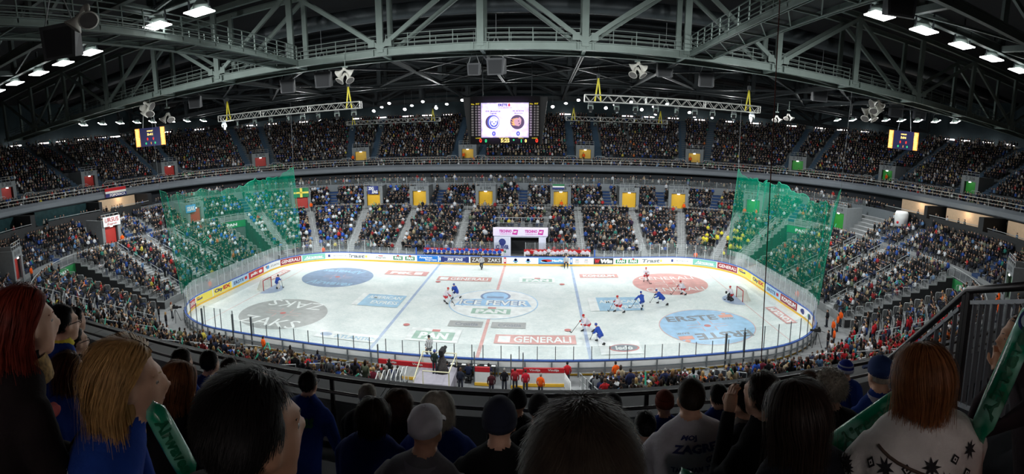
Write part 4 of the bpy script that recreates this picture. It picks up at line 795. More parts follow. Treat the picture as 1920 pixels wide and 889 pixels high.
for y, z, n_ in ((-1.5, 28.6, 'nearer'), (22, 27.4, 'farther')):
    m_ = MB(); m_.tube([(x, y, z-1.5*(x/60)**2) for x in range(-60, 61, 10)], .75, 12); tag(m_.build('ventilation_duct', mat('duct_zinc', S(62, 68, 72), .5, .3, noise=.08), None, smooth=True), f'{n_} long round metal ventilation duct under the roof', 'duct')
# --- catwalks towards the camera
for xa, xb, nm in ((-18.6, -16.4, 'left'), (16.9, 18.9, 'right')):
    root = empty('catwalk', ((xa+xb)/2, -26, 23.8), label=f'steel catwalk with railings running from the near truss over the camera, {nm} one', cat='catwalk'); cx = (xa+xb)/2; w2 = (xb-xa)/2; y0, y1 = -46+26, -7.6+26
    for s in (-1, 1):
        m_ = MB(); ibeam(m_, (s*w2, y0, .15), (s*w2, y1, .15), .42, .25); m_.build('edge_beam', M_steel, root)
        for k, hh in enumerate((1.5, 1.15, .8, .5)): MB().bar((s*w2, y0, hh+.1), (s*w2, y1, hh+.1), .06, .06).build('railing_bar', M_steel, root)
        for j in range(23): MB().box((s*w2, y0+(y1-y0)*j/22, .85), (.08, .08, 1.5)).build('railing_post', M_steel, root)
    MB().box((0, (y0+y1)/2, .3), (2*w2-.2, y1-y0, .05)).build('deck', mat('deck_dark', S(30, 33, 36), .7, noise=.1), root)
    for j in range(11):
        ya = y0+(y1-y0)*j/11; yb = y0+(y1-y0)*(j+1)/11; MB().bar((-w2, ya, .05), (w2, yb, .05), .07, .07).build('under_brace', M_steel, root); MB().bar((-w2, yb, .05), (w2, yb, .05), .1, .12).build('under_beam', M_steel, root)
# --- floodlights
fh = MB(); fh.loft([(0, 0, 0, .75, .5), (0, 0, .25, .6, .42), (0, 0, .5, .25, .2)], 4); fh = fh.mesh('housing', M_steel)
fl_ = MB().box((0, 0, -.02), (1.25, .95, .05)).mesh('lens', M_lamp); fb = MB(); fb.bar((-.62, 0, .1), (-.62, 0, 1.0), .06, .1); fb.bar((.62, 0, .1), (.62, 0, 1.0), .06, .1); fb.bar((-.62, 0, 1.0), (.62, 0, 1.0), .1, .06); fb.bar((0, 0, 1.0), (0, 0, 1.5), .12, .12); fb = fb.mesh('bracket', M_steeld)
def floodlight(x, y, z, tilt, rz, label, group, s=1.):
    root = empty('floodlight', (x, y, z), rz, label, 'floodlight', group); root.scale = (s, s, s)
    link('lens', fl_, root, (0, 0, 0), (tilt, 0, 0)); link('housing', fh, root, (0, 0, 0), (tilt, 0, PI/4*0)); link('bracket', fb, root); return root
L_ = sorted(FLOOD_NEAR); half = sum(1 for p in L_ if p[0] < 0)
for n_, (x, y) in enumerate(L_): floodlight(x, y, 24.6, -.05, 0, f'large glowing floodlight hung from the near truss, {ORD[n_] if n_ < half else ORD[n_-half]} of the {"left" if n_ < half else "right"} row', 'floodlights on the near truss', 1.15)
for n_, (x, y, z) in enumerate(((-21.8, -31.6, 24.9), (38.5, -33, 24.2))): floodlight(x, y, z, -.05, 0, f'lone glowing floodlight above the camera, {"left" if n_ == 0 else "right"} edge of view', 'floodlights on the near truss', .8)
for sg in (-1, 1):
    for n_, y in enumerate((-4.5, -1, 2.5, 6, 9.5, 14, 18, 22.5)): floodlight(sg*51, y, 22.1, .5, -sg*PI/2, f'glowing floodlight over the {"left" if sg < 0 else "right"} end, {ORD[n_]} from the near side', 'floodlights over the ends', .85)
sm = MB(); sm.loft([(0, 0, 0, .26, .26), (0, 0, .3, .26, .26), (0, 0, .42, .14, .14)], 12); sm = sm.mesh('housing', M_steeld, True); sl = MB().loft([(0, 0, -.02, .24, .24), (0, 0, .0, .24, .24)], 12).mesh('lens', M_lamp); sb = MB().bar((0, 0, .3), (0, 0, 2.2), .05, .05).mesh('stem', M_steeld)
SX = [-20.5, -19.2, -18.0, -15.6, -14.5, -12.8, -10.8, -9.2, -6.9, 6.2, 8.1, 9.9, 13.9, 15.2, 17.6, 19.2, 21.0, 23, 26.5]
for n_, x in enumerate(SX):
    z = 21.6+.5*((n_*7) % 3-1); root = empty('spotlight', (x, 25, z), 0, f'small round bright spotlight high above the far boards, {"left" if x < 0 else "right"} row, {ORD[n_] if x < 0 else ORD[n_-9]} in its row', 'spotlight', 'spotlights above the far boards')
    for nm, me in (('housing', sm), ('lens', sl)): link(nm, me, root, (0, 0, 0), (-.9+.2*((n_*5) % 3), 0, 0))
    link('stem', sb, root)
# --- white lighting trusses with moving heads
def lattice(a, b, z, y, nm, label, s):
    root = empty('lighting_truss', ((a+b)/2, y, z), label=label, cat='lighting truss'); L = b-a
    for sy in (-1, 1):
        for sz in (-1, 1): MB().tube([(-L/2, sy*.28, sz*.33), (L/2, sy*.28, sz*.33)], .045, 6).build('chord', s, root)
    n = int(L/.55); m_ = MB()
    for i in range(n):
        x0 = -L/2+L*i/n; x1 = -L/2+L*(i+1)/n
        for sy in (-1, 1): m_.tube([(x0, sy*.28, -.33 if i % 2 else .33), (x1, sy*.28, .33 if i % 2 else -.33)], .025, 4)
        m_.tube([(x0, -.28, .33), (x1, .28, .33)], .02, 4)
    tag(m_.build('lattice_web', s, root), kind='stuff')
    for x in (-L/2, -L/6, L/6, L/2):
        for sy in (-.28, .28): MB().bar((x, sy, -.33), (x, sy, .33), .06).build('end_frame', s, root)
    for x in (-L/2+1.3, L/2-1.3):
        m_ = MB()
        for sx in (-1, 1): m_.bar((x+sx*.3, 0, -.35), (x, 0, 1.9), .14, .04)
        m_.build('yellow_sling', flat('sling_yellow', (230, 214, 40)), root); MB().box((x, 0, 2.1), (.3, .3, .4)).build('hoist', M_steeld, root); MB().tube([(x, 0, 2.2), (x, 0, 6.5)], .015, 4).build('chain', M_steeld, root)
    return root
M_truss = mat('truss_aluminium', S(206, 206, 202), .4, .35, noise=.05)
mlb = MB().box((0, 0, -.12), (.42, .34, .2)).mesh('base', M_steeld); mly = MB(); mly.bar((-.24, 0, -.25), (-.24, 0, -.62), .06, .16); mly.bar((.24, 0, -.25), (.24, 0, -.62), .06, .16); mly.bar((-.24, 0, -.25), (.24, 0, -.25), .06, .16); mly = mly.mesh('yoke', M_steel)
mlh = MB(); mlh.loft([(0, 0, -.28, .16, .16), (0, 0, -.1, .2, .2), (0, 0, .18, .17, .17)], 10); mlh = mlh.mesh('head', M_black, True); mll = MB().loft([(0, 0, -.3, .14, .14), (0, 0, -.285, .14, .14)], 10).mesh('lens', mat('lens_grey', S(170, 176, 180), .1, noise=.02)); mlon = MB().loft([(0, 0, -.3, .14, .14), (0, 0, -.285, .14, .14)], 10).mesh('lens', M_lamp)
for a, b, y, z, nm in ((-31, -13.3, 0, 20.35, 'near left'), (8.8, 26.8, 0, 20.5, 'near right'), (-31, -13.3, 40, 20.0, 'far left'), (8.8, 26.8, 40, 20.0, 'far right')):
    lattice(a, b, z, y, nm, f'white aluminium lattice truss hung with stage lights, {nm} of the scoreboard', M_truss)
    for k in range(9):
        x = a+.7+(b-a-1.4)*k/8+rnd.uniform(-.4, .4); lit = nm == 'near right' and k in (3, 5, 6) or (nm == 'near left' and k == 6)
        root = empty('moving_light', (x, y, z-.4), rnd.uniform(-1, 1), f'{"glowing" if lit else "dark"} moving stage light under the {nm} lattice truss, {ORD[k]} from the left', 'stage light', 'moving stage lights')
        ta = rnd.uniform(-.6, .6); 
        for nm_, me in (('base', mlb), ('yoke', mly)): link(nm_, me, root)
        link('head', mlh, root, (0, 0, -.6), (ta, 0, 0)); link('lens', mlon if lit else mll, root, (0, 0, -.6), (ta, 0, 0))
# --- loudspeakers and horns
spk = MB(); spk.add([(-.6, -.5, -.65), (.6, -.5, -.65), (.75, .45, -.45), (-.75, .45, -.45), (-.7, -.4, .65), (.7, -.4, .65), (.7, .6, .65), (-.7, .6, .65)], [(0, 3, 2, 1), (4, 5, 6, 7), (0, 1, 5, 4), (1, 2, 6, 5), (2, 3, 7, 6), (3, 0, 4, 7)]); spk = spk.mesh('cabinet', mat('speaker_grey', S(70, 72, 76), .6, noise=.06)); spg = MB().add([(-.5, -.52, -.55), (.5, -.52, -.55), (.55, -.44, .5), (-.55, -.44, .5)], [(0, 1, 2, 3)]).mesh('grille', mat('grille_dark', S(38, 40, 44), .7, noise=.2, nscale=60)); sph = MB()
for s in (-1, 1): sph.tube([(s*.6, 0, .6), (s*.1, 0, 2.2)], .03, 4)
sph.tube([(0, 0, 2.2), (0, 0, 4)], .02, 4); sph = sph.mesh('hanger', M_rail)
for n_, (x, y, z, s, a) in enumerate(((-1.1, -4.7, 22.5, .8, 0), (.8, -4.5, 22.7, 1.1, .1), (-21.1, -.9, 22.8, 1.1, -.4), (-16.5, -1.9, 22.9, 1.2, -.3), (-33.8, -.9, 22.6, 1.1, -.5), (20.9, .2, 22.9, 1.1, .3), (16.4, -.6, 23.4, 1.1, .2), (34.4, .7, 23.0, 1.3, .4), (49.1, 5, 23.1, 1.4, .6), (52.9, 4.4, 23.2, 1.3, .6), (-14.1, -34.8, 22.3, 1.2, -.7), (21.1, -28.9, 24.3, 1.1, .5))):
    root = empty('loudspeaker', (x, y, z), -a, f'dark hanging loudspeaker box under the roof, {ORD[n_]} of the dozen hung boxes', 'loudspeaker', 'hanging loudspeakers'); root.scale = (s, s, s)
    for nm, me in (('cabinet', spk), ('grille', spg), ('hanger', sph)): link(nm, me, root)
hn = MB(); hn.loft([(0, 0, 0, .42, .42), (0, 0, .04, .4, .4), (0, 0, .2, .26, .26), (0, 0, .42, .14, .14), (0, 0, .62, .09, .09), (0, 0, .75, .12, .12), (0, 0, .95, .12, .12)], 16, cap=True); hn = hn.mesh('horn', mat('horn_ivory', S(206, 204, 196), .5, noise=.05), True); hm2 = MB().loft([(0, 0, .02, .36, .36), (0, 0, -.01, .36, .36)], 16).mesh('mouth', mat('horn_inside', S(96, 92, 90), .6, noise=.1)); hbk = MB().box((0, 0, .9), (.5, .14, .14)).bar((0, 0, .9), (0, 0, 2.2), .06, .06).mesh('bracket', M_steel)
for n_, (x, y, z, k, s) in enumerate(((-11.8, -7.6, 22.2, 4, .95), (12.9, -5.1, 22.5, 4, .95), (-36.6, -6, 22.0, 4, 1.3), (-36.4, -3.1, 21.2, 2, 1.2), (40.8, -1.2, 22.3, 4, 1.3), (41.5, .8, 21.5, 4, 1.3), (-10.3, -36.4, 22.3, 2, .95), (31.2, 4.7, 20.1, 2, .8), (32.4, 4.1, 20.4, 2, .8))):
    root = empty('horn_cluster', (x, y, z), rnd.uniform(-.3, .3), f'cluster of ivory horn loudspeakers under the roof, {ORD[n_]} of nine clusters', 'loudspeaker', 'horn loudspeaker clusters'); root.scale = (s, s, s)
    link('bracket', hbk, root)
    for j in range(k):
        e = Vector((.55*(1 if j % 2 else -1), -.5 if j < 2 else .2, -.9 if j < 2 else -.35)).normalized(); qn = (-e).to_track_quat('Z', 'Y').to_euler(); lo = Vector((.28*(1 if j % 2 else -1), -.1 if j < 2 else -.25, .5 if j >= 2 else 0))+e*.45
        h = link('horn', hn, root, lo, qn); link('mouth', hm2, h)
# --- hanging red-brown safety rope in front of the right net
tag(MB().tube([(9.35, -39.8, 29), (9.4, -39.8, 21), (9.6, -39.85, 12.1)], .012, 5).build('hanging_rope', mat('rope_rust', S(96, 46, 40), .8, noise=.1)), 'thin rust red rope hanging straight down before the right net', 'rope')
# ================================================================== scoreboards
cube = empty('scoreboard_cube', (1.2, 0, 18.3), label='black centre-hung scoreboard cube with bright lilac video screen', cat='scoreboard')
M_sbk = mat('scoreboard_black', S(13, 12, 12), .9, noise=.06, spec=.1)
MB().box((0, 3.4, .05), (6.6, 6.6, 4.5)).build('body', M_sbk, cube); MB().hexa([(-3.55, .5, -2.25), (3.55, .5, -2.25), (3.55, 6.4, -2.25), (-3.55, 6.4, -2.25), (-4.1, .3, 2.28), (4.1, .3, 2.28), (4.1, 6.6, 2.28), (-4.1, 6.6, 2.28)]).build('shroud', mat('shroud_black', S(14, 14, 16), .8, noise=.05), cube)
for x in (-2.5, 2.5): MB().tube([(x, 3.3, 2.3), (x, 3.3, 9)], .05, 6).build('hanging_cable', M_steeld, cube)
def emat(n, rgb, st=1.0): return mat('screen_'+n, (.004, .004, .004), .6, emit=st, ecol=S(*rgb), spec=.05)
def scrmat():
    m = mat('video_screen', S(226, 214, 246), .3, emit=1); nt = m.node_tree; b = nt.nodes['Principled BSDF']; nz = nt.nodes.new('ShaderNodeTexNoise'); nz.inputs['Scale'].default_value = 1.3; nz.inputs['Detail'].default_value = 9; tc = nt.nodes.new('ShaderNodeTexCoord'); nt.links.new(tc.outputs['Object'], nz.inputs[0])
    r = nt.nodes.new('ShaderNodeValToRGB'); r.color_ramp.elements[0].position = .38; r.color_ramp.elements[0].color = (*S(176, 164, 236), 1); r.color_ramp.elements[1].position = .58; r.color_ramp.elements[1].color = (*S(248, 232, 250), 1); nt.links.new(nz.outputs[0], r.inputs[0]); nt.links.new(r.outputs[0], b.inputs['Emission Color']); b.inputs['Emission Strength'].default_value = .82; b.inputs['Base Color'].default_value = (.02, .02, .02, 1); m.cycles.emission_sampling = 'AUTO'; return m
scr = MB().box((0, .05, 0), (4.6, .12, 3.3)).build('video_screen', scrmat(), cube, (0, 0, .05))
l = bpy.data.lights.new('screen_glow', 'AREA'); l.shape = 'RECTANGLE'; l.size = 4.4; l.size_y = 3.1; l.energy = 900; l.color = (.62, .42, 1); o = bpy.data.objects.new('screen_glow', l); COL.objects.link(o); o.parent = cube; o.location = (0, -.25, .05); o.rotation_euler = (PI/2, 0, 0)
EM = dict(navy=emat('navy', (40, 60, 170)), blue=emat('blue', (40, 84, 214)), white=emat('white', (250, 245, 255), 1.1), red=emat('red', (255, 60, 40), 1.6), lred=emat('lred', (230, 40, 60)), yellow=emat('yellow', (246, 220, 60), 1.0), amber=emat('amber', (255, 214, 120), 2.2), green=emat('green', (60, 240, 150), 1.2), grey=mat('cell_grey', S(84, 80, 72), .6, noise=.1), dark=emat('darkdisc', (70, 58, 70), .8), orange=emat('orange', (255, 170, 70), 1.4), pink=emat('pink', (226, 170, 180)))
def st(tx, c, x, z, w_, h, bold=.03, par=None, y=-.03): return lettering(tx, EM[c], par or scr, quadmap((x, y, z), (w_, 0, 0), (0, 0, h)), bold)
def sdisc(x, z, r, c, y, rx=None, name='emblem_part', par=None): return MB().add([(x+(rx or r)*math.cos(2*PI*k/24), y, z+r*math.sin(2*PI*k/24)) for k in range(24)], [tuple(range(24))]).build(name, EM[c], par or scr)
def spoly(pts, c, y, name='emblem_part', par=None): return MB().add([(a, y, b) for a, b in pts], [tuple(range(len(pts)))]).build(name, EM[c], par or scr)
st('ERSTE', 'navy', -.65, 1.3, .9, .25, .05); spoly([(.32, 1.3), (.52, 1.3), (.52, 1.48), (.42, 1.6), (.32, 1.48)], 'lred', -.03); st('BANK ICE LEAGUE', 'navy', -.65, 1.12, 1.3, .1, .01)
st('KHL Medveščak', 'navy', -1.85, .78, 1.45, .17, .02); st('Zagreb', 'navy', -1.45, .55, .65, .18, .02); st('HK ACRONI', 'navy', .72, .8, 1.1, .15, .02); st('Jesenice', 'navy', .9, .57, .8, .16, .02)
sdisc(-1.22, -.18, .66, 'dark', -.03); sdisc(-1.1, -.18, .66, 'blue', -.034, .58); sdisc(-1.05, -.18, .56, 'white', -.038, .49); sdisc(-1.05, -.2, .46, 'blue', -.042, .4)
spoly([(-1.38, -.05), (-1.4, .22), (-1.25, .18), (-1.05, .24), (-.85, .18), (-.7, .22), (-.72, -.05), (-.8, -.4), (-1.05, -.55), (-1.3, -.4)], 'white', -.046); spoly([(-1.3, -.1), (-1.15, -.12), (-1.2, -.2), (-1.3, -.2)], 'blue', -.05); spoly([(-.95, -.12), (-.8, -.1), (-.8, -.2), (-.9, -.2)], 'blue', -.05); spoly([(-1.15, -.28), (-.95, -.28), (-1.05, -.42)], 'blue', -.05)
sdisc(1.2, -.18, .68, 'dark', -.03); spoly([(.58, .1), (.95, .0), (.75, .12), (1.2, .22), (1.4, .1), (1.4, -.5), (.8, -.5), (.6, -.35), (.85, -.35), (.56, -.15), (.85, -.12)], 'orange', -.034); spoly([(.9, .1), (1.2, .15), (1.45, .3), (1.6, .05), (1.55, -.35), (1.35, -.58), (1.0, -.5), (.88, -.2)], 'pink', -.038); spoly([(1.25, .0), (1.4, -.08), (1.3, -.16)], 'dark', -.042); spoly([(1.3, -.3), (1.5, -.25), (1.4, -.42)], 'dark', -.042)
st('0', 'blue', -1.25, -1.5, .36, .46, .05); st('0', 'blue', 1.1, -1.5, .36, .46, .05)
F = MB().box((0, 0, 0), (6.7, .1, 4.55)).build('front_panel', M_sbk, cube, (0, .1, .05))
for s in (-1, 1):
    x0 = -3.25 if s < 0 else 2.4
    st('No.', 'yellow', x0, 1.48, .32, .13, .02, F, -.06); st('P/T', 'yellow', x0+.45, 1.48, .35, .15, .02, F, -.06)
    for r in range(12):
        for cxx, ww in ((0, .22), (.38, .16), (.64, .22)): MB().box((x0+cxx+ww/2, -.06, 1.3-r*.245), (ww, .02, .17)).build('penalty_cell', EM['grey'], F)
for tx, c, x, w_, h in (('0', 'red', -2.5, .26, .38), ('0', 'green', -1.95, .2, .32), ('5:25', 'amber', -.4, .85, .36), ('1', 'green', 1.55, .08, .3), ('0', 'amber', 1.92, .2, .32), ('0', 'red', 2.95, .26, .38)): st(tx, c, x, -2.12, w_, h, .03, F, -.06)
for tx, x, w_ in (('HOME', -2.85, .5), ('GAME TIME', -.55, .9), ('PERIOD', 1.3, .5), ('GUEST', 2.6, .55)): st(tx, 'yellow', x, -1.74, w_, .09, .01, F, -.06)
sdisc(.85, -1.88, .08, 'green', -.06, par=F, name='possession_dot')
def sideboard(x, y, z, rz, clock, nm):
    b = empty('side_scoreboard', (x, y, z), rz, f'small navy scoreboard with glowing orange name columns hanging over the {nm} end', 'scoreboard')
    MB().box((0, .15, 0), (4.1, .3, 2.5)).build('panel', mat('board_navy', S(40, 42, 92), .5, noise=.05, emit=.25), b)
    for s in (-1, 1):
        MB().tube([(s*.9, .15, 1.2), (s*.5, .15, 4.5)], .05, 6).build('hanger', M_rail, b)
        col = MB().box((s*1.72, -.02, 0), (.62, .06, 2.46)).build('name_column', EM['orange'], b)
        for r in range(12): MB().box((s*1.72+rnd.uniform(-.08, .02), -.06, 1.08-r*.195), (.42+rnd.uniform(0, .1), .02, .13)).build('name_row', EM['amber'], col)
    st('HOME-GST', 'amber', -.4, .72, .8, .18, .05, b, -.02); st(clock, 'amber', -.4, .2, .75, .32, .04, b, -.02); st('0', 'red', -.5, -.45, .2, .38, .04, b, -.02); st('0', 'red', .3, -.45, .2, .38, .04, b, -.02)
    st('0', 'green', -.75, -1.0, .2, .3, .04, b, -.02); st('1', 'orange', 0, -1.0, .08, .3, .04, b, -.02); st('0', 'green', .5, -1.0, .2, .3, .04, b, -.02)
sideboard(-43.8, 1.2, 19.35, .78, '5:41', 'left'); sideboard(50.3, 4.3, 19.3, -.72, '5:04', 'right')
# ================================================================== figures
from mathutils.kdtree import KDTree
_tsc = bpy.data.scenes.new('workbench')
def remesh(mb_, mats, voxel, name='person', smooth=3):
    me = mb_.mesh(name+'_raw', [mats[0]]); ob = bpy.data.objects.new(name+'_raw', me); _tsc.collection.objects.link(ob)
    md = ob.modifiers.new('r', 'REMESH'); md.mode = 'VOXEL'; md.voxel_size = voxel; md.use_smooth_shade = True
    if smooth: sm_ = ob.modifiers.new('s', 'SMOOTH'); sm_.factor = .5; sm_.iterations = smooth
    vl = _tsc.view_layers[0]; vl.update(); out = bpy.data.meshes.new_from_object(ob.evaluated_get(vl.depsgraph)); out.name = name
    out.materials.clear()
    for m in mats: out.materials.append(m)
    if len(mats) > 1:      # carry the clothing regions over from the nearest source face
        kd = KDTree(len(mb_.f)*3); src = []
        for f, c in zip(mb_.f, mb_.mi):
            p = [Vector(mb_.v[i]) for i in f]; ce = sum(p, Vector())/len(p)
            for q in (ce, (ce+p[0])/2, (ce+p[len(p)//2])/2): kd.insert(q, len(src)); src.append(c)
        kd.balance(); n = len(out.polygons); ctr = np.empty(n*3, np.float32); out.polygons.foreach_get('center', ctr)
        out.polygons.foreach_set('material_index', [src[kd.find(c)[1]] for c in ctr.reshape(-1, 3)])
    out.polygons.foreach_set('use_smooth', np.ones(len(out.polygons), bool)); bpy.data.objects.remove(ob); bpy.data.meshes.remove(me); out.update(); return out
M_jblue = flat('jersey_blue', (36, 76, 176), .8); M_jwhite = flat('jersey_white', (226, 220, 230), .8); M_jred = flat('jersey_red', (190, 36, 48), .8); M_sock = flat('sock_white', (226, 228, 234), .8); M_glove = flat('glove_dark', (40, 38, 46), .7); M_skate = flat('skate_black', (24, 24, 28), .4); M_hblue = flat('helmet_blue', (30, 62, 150), .3); M_hred = flat('helmet_red', (196, 30, 40), .3); M_stick = flat('stick_dark', (52, 50, 50), .5); M_pad = flat('pad_pale', (214, 210, 206), .6)
def stripemat():
    m = mat('referee_stripes', (1, 1, 1), .8); nt = m.node_tree; wv = nt.nodes.new('ShaderNodeTexWave'); wv.bands_direction = 'X'; wv.inputs['Scale'].default_value = 4.2; tc = nt.nodes.new('ShaderNodeTexCoord'); nt.links.new(tc.outputs['Object'], wv.inputs[0]); r = nt.nodes.new('ShaderNodeValToRGB'); r.color_ramp.interpolation = 'CONSTANT'; r.color_ramp.elements[0].color = (*S(30, 30, 34), 1); r.color_ramp.elements[1].position = .5; r.color_ramp.elements[1].color = (*S(232, 232, 236), 1); nt.links.new(wv.outputs[0], r.inputs[0]); nt.links.new(r.outputs[0], nt.nodes['Principled BSDF'].inputs['Base Color']); return m
def skater(x, y, rz, team, label, stride=.3, lean=.3, crouch=.12, stick=(.25, 1.2), num=None, ref=False, goalie=False):
    m_ = MB(); hz = .95-crouch; ch = Vector((0, lean*.8, hz+.42)); hd = ch+Vector((0, lean*.45, .34)); sp = stride
    # 0 jersey 1 pants 2 sock 3 skate 4 skin 5 helmet 6 glove
    m_.tube([(0, -.03, hz-.08), (0, lean*.25, hz+.14), ch-Vector((0, 0, .06)), ch+Vector((0, .02, .1)), ch+Vector((0, lean*.2, .18))], [.2, .21, .25, .2, .08], 12, 0)
    m_.tube([(0, -.05, hz-.14), (0, 0, hz+.06)], [.21, .2], 12, 1)
    m_.tube([ch+Vector((0, .03, .12)), hd-Vector((0, .02, .08))], [.075, .075], 8, 4); m_.ball(hd+Vector((0, .01, -.02)), (.085, .1, .12), 10, 8, 4); m_.ball(hd+Vector((0, -.02, .04)), (.115, .135, .115), 10, 8, 5)
    for s in (-1, 1):
        ft = Vector((s*(.2+.1*abs(sp)), s*sp, .1)); kn = Vector((s*.2, s*sp*.35+.16+crouch*.6, .5-.2*crouch))
        m_.tube([(s*.11, -.02, hz-.05), kn+Vector((0, 0, .08))], [.15, .12], 10, 1); m_.tube([kn+Vector((0, 0, .1)), kn, ft+Vector((0, 0, .1))], [.1, .105, .075], 10, 2)
        m_.tube([ft+Vector((0, -.06, .12)), ft+Vector((0, -.02, .0)), ft+Vector((0, .2, -.02))], [.07, .065, .045], 8, 3); m_.box(ft+Vector((0, .06, -.075)), (.025, .34, .05), 3)
        if goalie: m_.box((kn+ft)/2+Vector((0, .13, -.02)), (.27, .12, .82), 2)
        sh = ch+Vector((s*.23, 0, .06))
        if ref: el, hn_ = sh+Vector((s*.06, .02, -.3)), sh+Vector((s*.0, .1, -.56))
        elif goalie: el, hn_ = sh+Vector((s*.14, .08, -.26)), sh+Vector((s*.12, .34, -.38))
        else: tgt = Vector((stick[0]*.35+s*.16, lean+.28, hz+.2 if s > 0 else hz+.02)); hn_ = tgt; el = (sh+hn_)/2+Vector((s*.12, -.05, -.08))
        m_.tube([sh, el, hn_], [.11, .095, .065], 8, 0); m_.ball(hn_, (.085, .09, .085) if not goalie else (.15, .11, .17), 8, 6, 6)
        if s < 0: h0 = hn_
        else: h1 = hn_
    if ref: ms = [stripemat(), MATS['skate_black'], MATS['skate_black'], M_skate, M_skin, M_skate, M_skin]
    elif team == 'blue': ms = [M_jblue, M_hblue, M_sock, M_skate, M_skin, M_hblue if not goalie else M_skate, M_glove]
    else: ms = [M_jwhite, M_jred, M_sock if not goalie else M_skate, M_skate, M_skin, M_hred, M_jred if not goalie else M_skate]
    if goalie and team == 'blue': ms[2] = M_pad; ms[6] = M_pad
    root = empty('person', (x, y, .006), rz, label, 'person', 'skaters on the ice'); link('body', remesh(m_, ms, .026, 'body', 2), root)
    if not ref:
        a = h1 if h1.z > h0.z else h0; tip = Vector((stick[0], stick[1], .04)); a2 = a+(a-tip).normalized()*.25; s_ = MB(); s_.bar(a2, tip, .03, .035); s_.bar(tip, tip+Vector((.27 if stick[0] >= 0 else -.27, .06, .02)), .03, .08); s_.build('hockey_stick', M_stick, root)
        for ring, zz, mt in ((0, .0, M_jred if team != 'blue' else M_sock),): pass
    if num:
        b0 = ch+Vector((-.14, -.235, -.16)); lettering(num, INK['white'], root, quadmap(b0+Vector((0, -.06, -.02)), (.28, 0, 0), (0, lean*.45, .26)), .03)
    return root
skater(-4.9, -.4, -1.9, 'white', 'white-jersey player with red helmet on the left side of the centre circle', .25, .3, .15, (.3, 1.25)); skater(-4.0, 1.2, 2.6, 'blue', 'blue-jersey player beside the opponent at the centre circle left edge', .35, .35, .12, (-.4, 1.3))
skater(9.0, -7.3, 1.9, 'white', 'white-jersey player skating left across the right blue line', .4, .42, .2, (.2, 1.5)); skater(9.8, -9.9, 1.0, 'blue', 'blue-jersey player with number on back, nearest skater to the near boards', .45, .4, .18, (.2, 1.1), '31')
skater(12.5, -2.5, 1.7, 'white', 'blurred white-jersey player crossing the blue advert square', .4, .25, .12, (.35, 1.0)); skater(14.9, -1.6, .25, 'blue', 'blue-jersey player number eleven beside the blue advert square', .4, .35, .15, (-1.0, .5), '11')
skater(17.3, -.5, 1.3, 'blue', 'blue-jersey player bending low between the two right circles', .5, .6, .25, (.2, 1.35)); skater(20.4, 2.5, 1.7, 'white', 'white-jersey player inside the red circle, bent over the stick', .15, .4, .2, (.3, 1.35)); skater(17.2, 8, 2.9, 'white', 'white-jersey player standing upright behind the red circle', .12, .15, .06, (-.5, .9))
skater(25.0, -.2, 1.7, 'white', 'dark-padded goalkeeper in white jersey at the right goal', .08, .22, .2, (.3, .6), goalie=True); skater(-25.0, .5, -1.5, 'blue', 'blue-jersey goalkeeper with pale pads at the left goal', .08, .2, .15, (-.3, .6), goalie=True)
skater(-2.8, 13.4, .6, 'ref', 'striped official skating along the far boards by the brown panel', .35, .18, .08, ref=True); skater(8.0, 14.3, PI, 'ref', 'striped linesman standing at the far blue line marker', .05, .03, .02, ref=True); skater(-3.6, -13.4, .9, 'ref', 'striped official standing inside the near glass left of centre', .08, .05, .03, ref=True)
# --- goals
def goal(x, s, nm):
    g = empty('hockey_goal', (x, 0, 0), 0 if s > 0 else PI, f'red hockey goal with white net at the {nm} end of the ice', 'goal'); M_gp = flat('goal_red', (176, 36, 44), .4)
    for yy in (-.915, .915): MB().tube([(0, yy, 0), (0, yy, 1.22)], .05, 8).build('goal_post', M_gp, g, smooth=True)
    MB().tube([(0, -.915, 1.22), (0, .915, 1.22)], .05, 8).build('crossbar', M_gp, g, smooth=True)
    fr = [(0, -.915, .03), (.5, -1.1, .03), (1.0, -.8, .03), (1.12, 0, .03), (1.0, .8, .03), (.5, 1.1, .03), (0, .915, .03)]; MB().tube(fr, .035, 6).build('base_frame', mat('goal_frame_white', S(220, 220, 216), .5, noise=.03), g, smooth=True)
    n = bpy.data.materials.get('goal_net')
    if not n:
        n = bpy.data.materials.new('goal_net'); n.use_nodes = True; nt = n.node_tree; b = nt.nodes['Principled BSDF']; b.inputs['Base Color'].default_value = (*S(214, 208, 194), 1); b.inputs['Alpha'].default_value = .42; MATS['goal_net'] = n
    top = [(0, -.915, 1.22), (.35, -.9, 1.22), (.5, -.7, 1.2), (.55, 0, 1.2), (.5, .7, 1.2), (.35, .9, 1.22), (0, .915, 1.22)]
    m_ = MB(); m_.add(fr+top, [(i, i+1, i+8, i+7) for i in range(6)]); m_.build('net_mesh', n, g); MB().add(top, [tuple(range(7))]).build('net_mesh', n, g)
goal(26, 1, 'right'); goal(-26, -1, 'left')
